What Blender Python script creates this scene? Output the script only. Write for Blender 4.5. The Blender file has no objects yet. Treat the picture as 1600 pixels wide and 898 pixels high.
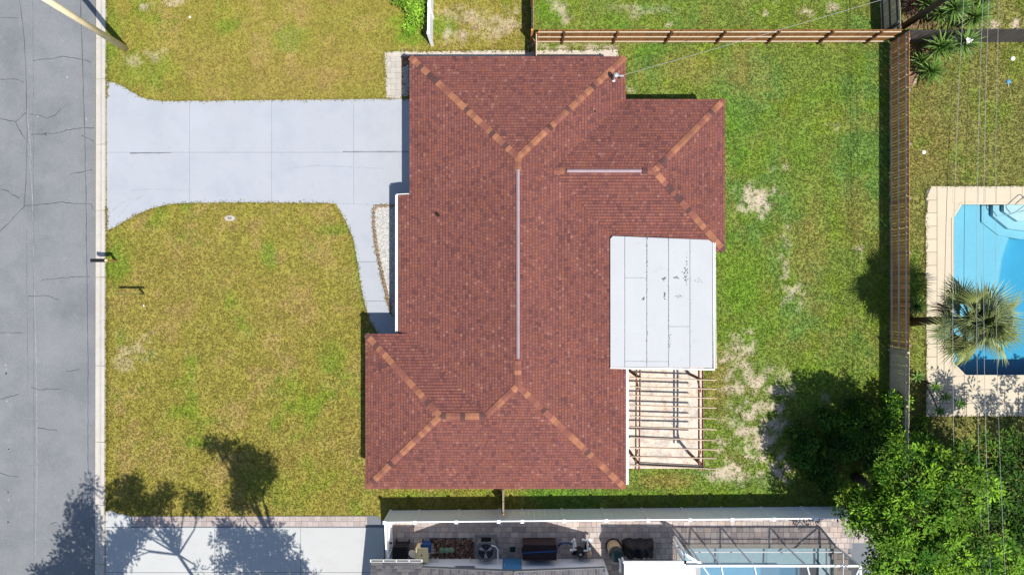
import bpy, math, random
import numpy as np
from mathutils import Vector, Matrix

R = random.Random(7)
NR = np.random.RandomState(11)
C = bpy.context.scene.collection
sc = bpy.context.scene

# ------------------------------------------------------------------ camera, sky, sun, exposure
H = 36.5            # drone height (m)
S = 0.034           # metres per photo pixel on the ground
cam_d = bpy.data.cameras.new('drone_camera'); cam = bpy.data.objects.new('drone_camera', cam_d); C.objects.link(cam)
cam.location = (0, 0, H); cam_d.sensor_width = 36; cam_d.lens = (H / S) / 1600 * 36
cam_d.clip_start = .1; cam_d.clip_end = 3000
sc.camera = cam
SUN = Vector((.313, -.378, 1)).normalized()
w = bpy.data.worlds.new('World'); sc.world = w; w.use_nodes = True
nt = w.node_tree; bg = nt.nodes['Background']; sky = nt.nodes.new('ShaderNodeTexSky')
sky.sky_type = 'NISHITA'; sky.sun_disc = False
sky.sun_elevation = math.asin(SUN.z); sky.sun_rotation = math.atan2(SUN.x, SUN.y)
sky.air_density = 1.0; sky.dust_density = .6; sky.ozone_density = 1.2
nt.links.new(sky.outputs[0], bg.inputs[0]); bg.inputs[1].default_value = .1
sd = bpy.data.lights.new('sun', 'SUN'); sd.energy = 4.3; sd.angle = math.radians(.5); sd.color = (1, .95, .86)
so = bpy.data.objects.new('sun', sd); C.objects.link(so); so.location = (20, -25, 60)
so.rotation_euler = (-SUN).to_track_quat('-Z', 'Y').to_euler()
sc.view_settings.view_transform = 'Standard'; sc.view_settings.look = 'None'
sc.view_settings.exposure = .66; sc.view_settings.gamma = 1.0
try:
    sc.cycles.max_bounces = 6; sc.cycles.transparent_max_bounces = 12
    sc.cycles.caustics_reflective = False; sc.cycles.caustics_refractive = False
    sc.cycles.use_denoising = True
except Exception: pass

# ------------------------------------------------------------------ helpers
K = 2.25            # how much brighter a sunlit surface shows than its base colour
def lin(c): c = c / 255; return c / 12.92 if c <= .04045 else ((c + .055) / 1.055) ** 2.4
def A(r, g, b, k=None): k = k or K; return (lin(r) / k, lin(g) / k, lin(b) / k)
def P(px, py, h=0.0):
    f = S * (1 - h / H); return Vector(((px - 800) * f, (449 - py) * f, h))
def P2(px, py, h=0.0): p = P(px, py, h); return (p.x, p.y)

ORG = {}
def link(o, parent=None):
    C.objects.link(o)
    if parent is not None: o.parent = parent
    return o
def tag(o, label=None, cat=None, group=None, kind=None):
    if label: o['label'] = label
    if cat: o['category'] = cat
    if group: o['group'] = group
    if kind: o['kind'] = kind
    return o
def thing(name, label, cat, loc=(0, 0, 0), group=None):
    o = bpy.data.objects.new(name, None); link(o); o.location = loc; o.empty_display_size = .3
    ORG[o.name] = Vector(loc); return tag(o, label, cat, group)

class MB:
    def __init__(s): s.v = []; s.f = []; s.c = []
    def add(s, vs, fs, col=None):
        n = len(s.v); s.v.extend([tuple(v) for v in vs])
        for f in fs: s.f.append(tuple(i + n for i in f)); s.c.append(col or (1, 1, 1))
        return s
    def box(s, x0, x1, y0, y1, z0, z1, col=None):
        if x0 > x1: x0, x1 = x1, x0
        if y0 > y1: y0, y1 = y1, y0
        return s.add([(x0,y0,z0),(x1,y0,z0),(x1,y1,z0),(x0,y1,z0),(x0,y0,z1),(x1,y0,z1),(x1,y1,z1),(x0,y1,z1)],
              [(3,2,1,0),(4,5,6,7),(0,1,5,4),(1,2,6,5),(2,3,7,6),(3,0,4,7)], col)
    def beam(s, p0, p1, wd, ht, col=None, up=(0, 0, 1)):
        p0 = Vector(p0); p1 = Vector(p1); d = (p1 - p0).normalized(); u = Vector(up)
        if abs(d.dot(u)) > .98: u = Vector((0, 1, 0))
        a = d.cross(u).normalized() * wd / 2; b = a.cross(d).normalized() * ht / 2
        vs = []
        for p in (p0, p1):
            for q in (-a - b, a - b, a + b, -a + b): vs.append(p + q)
        return s.add(vs, [(0,1,2,3),(7,6,5,4),(0,4,5,1),(1,5,6,2),(2,6,7,3),(3,7,4,0)], col)
    def tube(s, pts, rad, n=8, col=None, cap=True):
        pts = [Vector(p) for p in pts]; m = len(pts)
        if not hasattr(rad, '__len__'): rad = [rad] * m
        vs = []; ref = None
        for i, p in enumerate(pts):
            d = (pts[min(i + 1, m - 1)] - pts[max(i - 1, 0)])
            d = d.normalized() if d.length > 1e-9 else Vector((0, 0, 1))
            if ref is None: ref = Vector((1, 0, 0)) if abs(d.x) < .8 else Vector((0, 1, 0))
            a = (ref - d * ref.dot(d)).normalized(); b = d.cross(a); ref = a
            for k in range(n):
                t = 2 * math.pi * k / n; vs.append(p + (a * math.cos(t) + b * math.sin(t)) * rad[i])
        fs = []
        for i in range(m - 1):
            for k in range(n): fs.append((i*n+k, i*n+(k+1)%n, (i+1)*n+(k+1)%n, (i+1)*n+k))
        if cap: fs.append(tuple(range(n - 1, -1, -1))); fs.append(tuple((m - 1) * n + k for k in range(n)))
        return s.add(vs, fs, col)
    def prism(s, poly, z0, z1, col=None):
        a = sum(poly[i][0]*poly[(i+1)%len(poly)][1]-poly[(i+1)%len(poly)][0]*poly[i][1] for i in range(len(poly)))
        if a < 0: poly = poly[::-1]
        n = len(poly); vs = [(p[0], p[1], z0) for p in poly] + [(p[0], p[1], z1) for p in poly]
        fs = [tuple(range(n - 1, -1, -1)), tuple(range(n, 2 * n))]
        for i in range(n): j = (i + 1) % n; fs.append((i, j, n + j, n + i))
        return s.add(vs, fs, col)
    def lathe(s, c, prof, n=16, col=None, axis=None):
        vs = []; c = Vector(c); M = Matrix.Identity(3) if axis is None else Vector((0,0,1)).rotation_difference(Vector(axis)).to_matrix()
        for r, z in prof:
            for k in range(n):
                t = 2*math.pi*k/n; vs.append(c + M @ Vector((r*math.cos(t), r*math.sin(t), z)))
        fs = []; m = len(prof)
        for i in range(m - 1):
            for k in range(n): fs.append((i*n+k, i*n+(k+1)%n, (i+1)*n+(k+1)%n, (i+1)*n+k))
        fs.append(tuple(range(n-1,-1,-1))); fs.append(tuple((m-1)*n+k for k in range(n)))
        return s.add(vs, fs, col)
    def mesh(s, name, m, org=Vector((0, 0, 0)), smooth=False):
        me = bpy.data.meshes.new(name)
        v = np.array(s.v, dtype=float).reshape(-1, 3) - np.array(org)
        me.from_pydata(v.tolist(), [], s.f); me.materials.append(m)
        if m.get('attr'):
            a = me.attributes.new('col', 'FLOAT_COLOR', 'FACE')
            a.data.foreach_set('color', np.hstack([np.array(s.c), np.ones((len(s.c), 1))]).astype(np.float32).ravel())
        if smooth: me.polygons.foreach_set('use_smooth', [True] * len(me.polygons))
        me.update(); return me
    def build(s, name, m, parent=None, smooth=False, bevel=0):
        org = ORG.get(parent.name, Vector((0, 0, 0))) if parent is not None else Vector((0, 0, 0))
        if parent is None and s.v:
            a = np.array(s.v); org = Vector(((a[:,0].min()+a[:,0].max())/2, (a[:,1].min()+a[:,1].max())/2, a[:,2].min()))
        o = bpy.data.objects.new(name, s.mesh(name, m, org, smooth)); link(o, parent)
        if parent is None: o.location = org
        ORG[o.name] = Vector(org)
        if bevel:
            b = o.modifiers.new('soft_edges', 'BEVEL'); b.width = bevel; b.segments = 2; b.limit_method = 'ANGLE'
        return o
def inst(name, me, parent, M):
    o = bpy.data.objects.new(name, me); link(o, parent)
    o.matrix_local = Matrix.Translation(-ORG[parent.name]) @ M if parent is not None else M
    return o
def frame(p, x, z=(0, 0, 1)):
    x = Vector(x).normalized(); z = Vector(z); y = z.cross(x).normalized(); z = x.cross(y)
    M = Matrix((x, y, z)).transposed().to_4x4(); M.translation = Vector(p); return M

# ------------------------------------------------------------------ materials
def mat(name, col, rough=.85, var=.15, scale=1.2, fine=.12, fscale=25, bump=0., bscale=40, attr=False, rnd=0., spec=.25,
        metal=0., coat=0., spots=None, streak=None, transl=0., alpha=1.):
    m = bpy.data.materials.new(name); m.use_nodes = True; m['attr'] = 1 if attr else 0; t = m.node_tree; N = t.nodes; L = t.links
    b = N['Principled BSDF']; b.inputs['Roughness'].default_value = rough; b.inputs['Metallic'].default_value = metal
    b.inputs['Specular IOR Level'].default_value = spec; b.inputs['Coat Weight'].default_value = coat
    g = N.new('ShaderNodeNewGeometry')
    def noise(sca, det=5, ro=.6):
        n = N.new('ShaderNodeTexNoise'); n.inputs['Scale'].default_value = sca; n.inputs['Detail'].default_value = det
        n.inputs['Roughness'].default_value = ro; L.new(g.outputs['Position'], n.inputs['Vector']); return n.outputs[0]
    def rng(src, lo, hi, a=.3, bb=.7):
        r = N.new('ShaderNodeMapRange'); r.inputs[1].default_value = a; r.inputs[2].default_value = bb
        r.inputs[3].default_value = lo; r.inputs[4].default_value = hi; L.new(src, r.inputs[0]); return r.outputs[0]
    def mul(a, bb):
        q = N.new('ShaderNodeMath'); q.operation = 'MULTIPLY'; L.new(a, q.inputs[0]); L.new(bb, q.inputs[1]); return q.outputs[0]
    f = mul(rng(noise(scale), 1 - var, 1 + var), rng(noise(fscale, 3), 1 - fine, 1 + fine))
    if rnd:
        oi = N.new('ShaderNodeObjectInfo'); f = mul(f, rng(oi.outputs['Random'], 1 - rnd, 1 + rnd, 0, 1))
    base = N.new('ShaderNodeRGB'); base.outputs[0].default_value = (*col, 1); src = base.outputs[0]
    def mixc(a, c2, fac, mode='MIX'):
        q = N.new('ShaderNodeMix'); q.data_type = 'RGBA'; q.blend_type = mode
        if hasattr(fac, 'links'): L.new(fac, q.inputs[0])
        else: q.inputs[0].default_value = fac
        L.new(a, q.inputs[6])
        if hasattr(c2, 'links'): L.new(c2, q.inputs[7])
        else: q.inputs[7].default_value = (*c2, 1)
        return q.outputs[2]
    if attr:
        an = N.new('ShaderNodeAttribute'); an.attribute_name = 'col'; src = mixc(src, an.outputs[0], 1, 'MULTIPLY')
    if spots:                                   # (colour, scale, lo, hi): blotches of dirt / wear
        for (sc_, s2, lo, hi) in spots: src = mixc(src, sc_, rng(noise(s2, 6, .65), 0, 1, lo, hi))
    vm = N.new('ShaderNodeVectorMath'); vm.operation = 'SCALE'; L.new(src, vm.inputs[0]); L.new(f, vm.inputs['Scale'])
    L.new(vm.outputs[0], b.inputs['Base Color'])
    if bump:
        bp = N.new('ShaderNodeBump'); bp.inputs['Strength'].default_value = bump; bp.inputs['Distance'].default_value = .03
        L.new(noise(bscale, 4), bp.inputs['Height']); L.new(bp.outputs[0], b.inputs['Normal'])
    out = N['Material Output']
    if transl:
        tr = N.new('ShaderNodeBsdfTranslucent'); L.new(vm.outputs[0], tr.inputs[0])
        mx = N.new('ShaderNodeMixShader'); mx.inputs[0].default_value = transl
        L.new(b.outputs[0], mx.inputs[1]); L.new(tr.outputs[0], mx.inputs[2]); L.new(mx.outputs[0], out.inputs[0])
    if alpha < 1:
        tr = N.new('ShaderNodeBsdfTransparent'); mx = N.new('ShaderNodeMixShader'); mx.inputs[0].default_value = alpha
        L.new(tr.outputs[0], mx.inputs[1]); L.new(b.outputs[0], mx.inputs[2]); L.new(mx.outputs[0], out.inputs[0])
    return m
M_ = {}
M_['lawn'] = mat('lawn_soil_and_turf', (1,1,1), .95, .12, .9, .26, 13, bump=.5, bscale=16, attr=True, spec=.05)
M_['blade'] = mat('grass_blades', (1,1,1), .8, .1, 1, .15, 9, attr=True, spec=.15, transl=.25)
M_['asphalt'] = mat('worn_asphalt', A(166,169,173), .95, .08, .35, .22, 34, bump=.3, bscale=60, spec=.15,
                    spots=[(A(150,154,160), .5, .45, .7), (A(182,182,180), 2.2, .6, .78)])
M_['tar'] = mat('crack_tar', A(112,114,120), .9, .2, 3, .3, 30, spec=.1)
M_['seam'] = mat('pale_seam', A(188,190,190), .9, .3, 4, .3, 30, spec=.1)
M_['kerb'] = mat('kerb_concrete', A(246,238,228), .9, .07, 1.5, .1, 22, bump=.2, rnd=.03, spots=[(A(206,194,182), 3, .58, .78)])
M_['gutterline'] = mat('kerb_gutter_dirt', A(226,214,202), .95, .16, 4, .2, 20)
M_['drive'] = mat('painted_driveway', A(217,222,232), .8, .035, .5, .03, 20, rnd=.012, spec=.2, spots=[(A(209,216,228), .7, .48, .7), (A(200,206,216), 2.6, .62, .8), (A(170,174,180), 9, .7, .76)])
M_['joint'] = mat('joint_filler', A(150,155,165), .95, .1)
M_['white_drive'] = mat('white_concrete', A(238,240,240), .85, .04, .6, .04, 18, rnd=.02, spots=[(A(228,228,226), 1.2, .5, .75), (A(206,200,192), 5, .64, .8)])
M_['paver_pink'] = mat('pale_pink_paver', A(222,206,200), .9, .1, 3, .12, 25, rnd=.12)
M_['paver_cream'] = mat('cream_paver', A(232,224,212), .9, .1, 3, .12, 25, rnd=.07)
M_['paver_grey'] = mat('tumbled_paver', A(224,212,206), .9, .12, 3, .14, 25, attr=True, rnd=.13)
M_['sandy'] = mat('sandy_concrete', A(246,236,222), .95, .12, 2.5, .2, 18, bump=.3, spots=[(A(214,194,170), 3, .52, .72)])
M_['white_gravel'] = mat('white_gravel', A(250,248,244), .85, .1, 8, .1, 30, attr=True)
M_['edging'] = mat('brown_edging_stone', A(176,150,124), .9, .2, 5, .2, 30, rnd=.25)
M_['shingle'] = mat('asphalt_shingle', (1,1,1), .93, .05, .3, .14, 30, attr=True, spec=.12, bump=.2, bscale=70)
M_['deck_board'] = mat('roof_sheathing', A(92,60,55), .95, .1)
M_['cap_tan'] = mat('cap_shingle_tan', A(198,136,106), .93, .12, 3, .15, 30, rnd=.2, spec=.12)
M_['cap_red'] = mat('cap_shingle_red', A(172,112,98), .93, .12, 3, .15, 30, rnd=.12, spec=.12)
M_['cap_dark'] = mat('cap_shingle_dark', A(124,90,86), .93, .12, 3, .15, 30, rnd=.15, spec=.12)
M_['ridge_vent'] = mat('ridge_vent_metal', A(222,194,202), .55, .08, 2, .1, 20)
M_['white'] = mat('white_paint', (.72,.72,.71), .5, .04, 1, .03, 20)
M_['vinyl'] = mat('white_vinyl', (.88,.88,.90), .45, .03, 1, .03, 15)
M_['wall_white'] = mat('white_wall_paint', (.86,.86,.88), .7, .03, 1, .03, 20)
M_['stucco'] = mat('cream_stucco', (.62,.6,.55), .9, .06, 2, .08, 40, bump=.2)
M_['white_roof'] = mat('white_coated_panel', A(231,234,239), .6, .03, .6, .03, 20, rnd=.01, spec=.2, spots=[(A(196,200,206), .9, .62, .8), (A(120,124,132), 2.6, .715, .77)])
M_['stain_pale'] = mat('pale_grime', A(196,200,207), .8, .2, 6, .3, 30)
M_['stain'] = mat('dark_grime', A(128,131,138), .85, .3, 6, .3, 30)
M_['black'] = mat('black_plastic', (.012,.012,.014), .45, .1)
M_['pipe_dark'] = mat('dark_vent_pipe', (.012,.01,.01), .6, .1)
M_['galv'] = mat('galvanised_metal', (.52,.52,.54), .4, .1, 6, .15, 30, metal=.5)
M_['fence_new'] = mat('cedar_picket', A(205,140,82), .85, .14, 3, .18, 30, rnd=.16)
M_['fence_rail'] = mat('pale_rail', A(255,238,206), .85, .08, 3, .1, 30, rnd=.04)
M_['fence_post'] = mat('brown_post', A(150,100,62), .9, .14, 3, .16, 30, rnd=.1)
M_['fence_old'] = mat('weathered_picket', A(238,170,108,1.7), .9, .16, 3, .2, 30, rnd=.2)
M_['fence_old_rail'] = mat('weathered_rail', A(240,218,196,1.5), .9, .12, 3, .15, 30, rnd=.06)
M_['fence_grey'] = mat('grey_aged_picket', A(112,106,104), .9, .2, 3, .25, 30, rnd=.2)
M_['fence_grey_pale'] = mat('grey_pale_picket', A(225,205,178,1.6), .9, .16, 3, .2, 30, rnd=.12)
M_['pole'] = mat('pale_pole_wood', A(232,212,176,1.0), .85, .08, 3, .1, 18)
M_['pole_dark'] = mat('dark_pole_wood', A(112,96,82), .9, .15, 3, .2, 18)
M_['timber'] = mat('pergola_timber', A(246,216,186), .85, .12, 4, .16, 30, rnd=.08)
M_['timber_dark'] = mat('pergola_beam_timber', A(168,118,96), .9, .14, 4, .18, 30, rnd=.06)
M_['timber_grey'] = mat('grey_timber', A(178,170,160), .9, .14, 4, .18, 30)
M_['patio'] = mat('peach_patio', A(255,240,224,1.95), .9, .08, 1.6, .22, 9, bump=.25, spots=[(A(244,192,158), 2.4, .52, .7), (A(238,226,216), 1.2, .48, .66), (A(196,160,142), 9, .62, .76)])
M_['pool_deck'] = mat('cream_pool_deck', A(255,240,212), .85, .04, 1, .05, 20, rnd=.03)
M_['plaster'] = mat('pool_plaster', (.40,.52,.56), .8, .03, 1, .03, 6)
M_['plaster_cage'] = mat('grey_blue_plaster', (.50,.63,.68), .8, .04, 1, .05, 6)
M_['chrome'] = mat('chrome', (.8,.8,.82), .2, .02, metal=1)
M_['leaf'] = mat('tree_leaf', (1,1,1), .6, .1, 2, .1, 9, attr=True, spec=.15, transl=.1)
M_['palm'] = mat('palm_leaf', A(166,178,104,1.7), .6, .14, 4, .2, 22, rnd=.4, spec=.35, transl=.15)
M_['palm_pale'] = mat('pale_blue_palm_leaf', A(184,200,150,1.7), .6, .14, 4, .2, 22, rnd=.3, spec=.35, transl=.15)
M_['palm_dry'] = mat('dry_palm_leaf', A(176,150,104), .8, .14, 4, .2, 22, rnd=.3)
M_['yucca'] = mat('yucca_leaf', A(110,146,62,1.5), .5, .15, 4, .15, 20, rnd=.35, spec=.35, transl=.15)
M_['yucca_dark'] = mat('dark_red_yucca_leaf', A(92,62,58), .5, .15, 4, .15, 20, rnd=.3, spec=.3)
M_['bark'] = mat('bark', A(118,100,84), .95, .2, 3, .25, 14, bump=.4, bscale=18)
M_['mulch'] = mat('mulch', A(178,140,116), .95, .25, 3, .4, 14, bump=.6, bscale=18, spots=[(A(112,84,68), 5, .5, .65)])
M_['wire'] = mat('aluminium_wire', (.3,.3,.3), .6, .05)
M_['wire_dark'] = mat('black_cable', (.02,.02,.022), .6, .05)
M_['shingle_grey'] = mat('grey_shingle', (1,1,1), .93, .08, .6, .18, 30, attr=True, spec=.12, bump=.2, bscale=70)
M_['steel_dark'] = mat('dark_grey_paint', (.15,.155,.16), .5, .1, 4, .1, 20)
M_['fan'] = mat('fan_blade_grey', (.42,.42,.44), .5, .08)
M_['blue'] = mat('blue_plastic', (.02,.07,.2), .5, .08)
M_['blue_door'] = mat('blue_door_paint', (.08,.26,.5), .55, .05)
M_['tan'] = mat('tan_plastic', A(240,216,160,.95), .5, .05)
M_['tan_tank'] = mat('tan_tank', A(214,186,150,1.5), .5, .08)
M_['dark_green'] = mat('dark_green_plastic', (.012,.03,.028), .45, .1)
M_['pale_green'] = mat('pale_green_lid', A(160,195,160), .6, .08)
M_['rock'] = mat('brown_river_rock', (1,1,1), .8, .15, 6, .15, 30, attr=True)
M_['cover'] = mat('black_cover_cloth', (.018,.018,.02), .7, .2, 5, .2, 30, bump=.4, bscale=14)
M_['box_dark'] = mat('dark_ribbed_plastic', (.03,.018,.02), .6, .15, 4, .2, 30)
M_['glass'] = mat('window_glass', (.16,.18,.22), .1, .03, spec=.5)
M_['concrete'] = mat('grey_concrete', A(176,176,176), .9, .1, 2, .12, 20)
M_['pvc'] = mat('white_pvc', (.8,.8,.78), .4, .03)
M_['screen'] = mat('insect_screen', (.05,.055,.055), .8, .05, alpha=.40)
M_['mail_wood'] = mat('yellow_post_wood', A(226,178,104), .85, .12, 5, .15, 30)
M_['olive'] = mat('olive_green_paint', A(140,140,66), .8, .1)
M_['aluminium'] = mat('white_aluminium', (.75,.76,.77), .4, .03)
M_['yellow_mark'] = mat('brown_mark', A(168,132,60), .8, .1)

def water_mat(name, tint, rough=.04, bump=.35):
    m = bpy.data.materials.new(name); m.use_nodes = True; t = m.node_tree; N = t.nodes; L = t.links
    N.remove(N['Principled BSDF']); out = N['Material Output']
    g = N.new('ShaderNodeNewGeometry'); n = N.new('ShaderNodeTexNoise'); n.inputs['Scale'].default_value = 2.6; n.inputs['Detail'].default_value = 4
    n.inputs['Distortion'].default_value = 1.2
    L.new(g.outputs['Position'], n.inputs['Vector'])
    bp = N.new('ShaderNodeBump'); bp.inputs['Strength'].default_value = bump; bp.inputs['Distance'].default_value = .05; L.new(n.outputs[0], bp.inputs['Height'])
    tr = N.new('ShaderNodeBsdfTransparent'); tr.inputs[0].default_value = (.97, .99, 1, 1)
    gl = N.new('ShaderNodeBsdfGlossy'); gl.inputs['Roughness'].default_value = rough; L.new(bp.outputs[0], gl.inputs['Normal'])
    fr = N.new('ShaderNodeFresnel'); fr.inputs[0].default_value = 1.33; L.new(bp.outputs[0], fr.inputs['Normal'])
    mx = N.new('ShaderNodeMixShader'); L.new(fr.outputs[0], mx.inputs[0]); L.new(tr.outputs[0], mx.inputs[1]); L.new(gl.outputs[0], mx.inputs[2])
    L.new(mx.outputs[0], out.inputs[0])
    ab = N.new('ShaderNodeVolumeAbsorption'); ab.inputs[0].default_value = (*tint, 1); ab.inputs[1].default_value = .72
    L.new(ab.outputs[0], out.inputs['Volume']); return m
M_['water'] = water_mat('pool_water', (.12, .72, .88))
M_['water_cage'] = water_mat('cage_pool_water', (.07, .66, .86), .45, 0)

# ------------------------------------------------------------------ numpy noise
TAB = NR.rand(256, 256)
def vn(x, y, s, seed=0):
    x = np.asarray(x) / s + seed * 17.3 + 1000; y = np.asarray(y) / s + seed * 9.1 + 1000
    i = np.floor(x).astype(int); j = np.floor(y).astype(int); u = x - i; v = y - j
    u = u*u*(3-2*u); v = v*v*(3-2*v)
    a = TAB[i % 256, j % 256]; b = TAB[(i+1) % 256, j % 256]; c = TAB[i % 256, (j+1) % 256]; d = TAB[(i+1) % 256, (j+1) % 256]
    return (a*(1-u)+b*u)*(1-v)+(c*(1-u)+d*u)*v
def fbm(x, y, s, seed=0, o=4):
    t = 0; a = .5; q = 0
    for k in range(o): t = t + a * vn(x, y, s / 2**k, seed + k); q += a; a *= .55
    return t / q
def sm(a, b, x): t = np.clip((x - a) / (b - a), 0, 1); return t*t*(3-2*t)
def inpoly(x, y, poly):
    r = np.zeros(np.shape(x), bool); n = len(poly)
    for i in range(n):
        x0, y0 = poly[i]; x1, y1 = poly[(i+1) % n]
        if y0 == y1: continue
        c = ((y0 > y) != (y1 > y)) & (x < (x1-x0)*(y-y0)/(y1-y0)+x0); r ^= c
    return r
def clip(poly, cv):                       # Sutherland-Hodgman against a convex polygon
    a = sum(cv[i][0]*cv[(i+1)%len(cv)][1]-cv[(i+1)%len(cv)][0]*cv[i][1] for i in range(len(cv)))
    if a < 0: cv = cv[::-1]
    out = list(poly)
    for i in range(len(cv)):
        (ax, ay), (bx, by) = cv[i], cv[(i+1) % len(cv)]; inp = out; out = []
        if not inp: return []
        side = lambda p: (bx-ax)*(p[1]-ay)-(by-ay)*(p[0]-ax)
        for k in range(len(inp)):
            p, q = inp[k-1], inp[k]; sp, sq = side(p), side(q)
            if (sp >= 0) != (sq >= 0):
                t = sp/(sp-sq); out.append((p[0]+(q[0]-p[0])*t, p[1]+(q[1]-p[1])*t))
            if sq >= 0: out.append(q)
    return out

# ------------------------------------------------------------------ plan outlines (metres)
def PL(lst): return [P2(*p) for p in lst]
drive_poly = PL([(168,128),(180,130),(192,135),(210,146),(228,155),(255,158.5),(330,158),(480,156.5),(600,155),(660,155),(660,320),(583,320),(525,318),(480,317),(380,316.5),(300,317),(266,319),(240,325),(215,335),(195,346),(180,355),(168,360)])
walk_poly = PL([(525.5,318.2),(583.5,320.2),(582,350),(587,390),(595,430),(604,470),(611,491),(640,505),(640,535),(600,535),(590,519),(579,502),(571,478),(565,450),(559,410),(552,372),(540,345)])
bed_poly = PL([(584,321.5),(640,321.5),(640,505),(613,491),(606,470),(597,430),(589,390),(584,350)])
road_poly = PL([(-400,-400),(150,-400),(149,449),(148,1300),(-400,1300)])
kerb_poly = PL([(148,-400),(168,-400),(166,449),(166,1300),(147,1300)])
ndrive_poly = PL([(166,795),(205,806),(590,805),(600,815),(600,1100),(166,1100)])
npatio_poly = PL([(606,798),(1300,793),(1345,815),(1400,900),(1400,1000),(606,1000)])
pool_poly = PL([(1487,341),(1501,318),(1680,318),(1680,587),(1507,587),(1487,567)])
deck_poly = PL([(1446,300),(1456,291),(1720,291),(1720,650),(1446,650)])
cage_pool = PL([(1061,853),(1303,853),(1303,1000),(1061,1000)])
house_poly = [(-5.06,11.4),(5.62,11.4),(5.62,9.29),(10.5,9.29),(10.5,1.77),(10,1.77),(10,-3.8),(9.9,-9.4),(5.62,-9.4),(5.62,-9.7),(-7.0,-9.7),(-7.0,-2.3),(-5.3,-2.3),(-5.3,4.6)]
npath_poly = PL([(601,82),(612,81),(700,80.5),(760,79),(838,79),(900,79),(965,77),(968,100),(640,100),(640,155),(603,155)])
hole_pool = [pool_poly, cage_pool]
bare = [road_poly, kerb_poly, drive_poly, walk_poly, bed_poly, ndrive_poly, npatio_poly, deck_poly, house_poly, npath_poly]
patches = [  # worn sandy patches: px, py, rx, ry, strength
 (1176,320,26,20,1.2),(1212,300,12,8,.8),(1160,293,16,8,.7),(1228,420,9,60,.6),(1290,200,14,10,.75),(1210,264,20,7,.6),(1240,468,14,26,.65),
 (1165,545,30,26,.75),(1170,575,40,34,.8),(1150,600,30,40,.75),(1195,615,40,34,.85),(1150,680,34,50,.85),(1215,660,26,40,.9),(1180,650,40,40,.8),(1225,640,11,22,1.1),(1200,690,34,24,.95),(1165,725,50,24,1.05),(1218,730,22,22,1.1),(1140,740,44,14,.8),
 (1340,395,10,14,.6),(745,30,55,26,.48),(790,35,34,24,.5),(720,55,30,10,.7),(880,10,22,12,.7),(892,36,12,8,.8),(1045,38,12,7,.7),(1000,15,40,10,.4),(1210,15,14,9,.8),(1262,18,14,7,.8),(1300,12,10,8,.7),
 (890,75,60,6,.9),(830,70,14,16,.9),(215,545,34,30,.35),(200,575,26,14,.3),(225,8,14,10,.8),(265,2,16,8,.7),(182,32,14,8,.5),(220,90,40,14,.4),(1545,38,20,10,.9),(1590,40,16,10,.9),(1340,60,8,4,.3),
 (1395,30,8,20,.8),(1425,120,10,12,.9),(1390,510,8,14,.5),(600,78,12,6,.7),(650,78,30,5,.5),(1290,620,12,10,.5),(985,140,10,14,.5)]
lush = [(420,400,14,24,.8),(600,540,30,50,.5),(565,400,16,70,.6),(180,405,30,40,.8),(170,60,20,70,.7),(230,110,60,30,.5),(355,40,20,16,.7),(520,360,30,10,.6),(520,560,24,30,.7),(455,60,30,22,.6),
 (640,60,30,14,.9),(860,15,26,20,.9),(960,35,30,14,.7),(1160,440,40,60,.9),(1145,200,30,60,.6),(1290,150,40,30,.6),(1250,230,30,50,.5),(1180,770,60,10,.5),(1010,80,30,12,.8),(900,770,200,6,.7),(660,772,60,6,.7),
 (1270,600,70,60,.5),(1130,380,20,60,.6),(1170,520,60,40,.6),(1430,440,16,50,.9),(420,760,40,30,.3),(690,40,30,20,.8),(1180,640,16,14,.6),(1150,660,14,10,.7),(1170,700,18,12,.7),(1230,680,16,14,.7)]
dry = [(450,120,90,40,.5),(540,100,60,40,.5),(330,100,60,40,.4),(300,420,90,60,.35),(250,480,60,50,.4),(450,480,70,60,.4),(480,700,70,50,.35),(1080,110,60,30,.5),(1170,110,50,40,.5),(1270,390,30,90,.45),(1040,750,50,14,.8),(1120,600,20,60,.6),(1330,330,26,60,.4),(1250,690,26,60,.25),(560,690,40,60,.4)]
def blob(px, py, lst, seed):
    t = np.zeros(np.shape(px)); n = .6*fbm(px, py, 20, seed, 5) + .4*fbm(px, py, 7, seed+3, 3)
    for (a, b, rx, ry, s) in lst:
        d = np.sqrt(((px-a)/rx)**2+((py-b)/ry)**2); t = np.maximum(t, s*(1-sm(.35, 1.25, d + (n-.5)*(3.2 if seed == 41 else 1.5))))
    return np.clip(t, 0, 1)
def mixv(a, b, t): return a*(1-t[..., None]) + np.array(b)*t[..., None]
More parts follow.
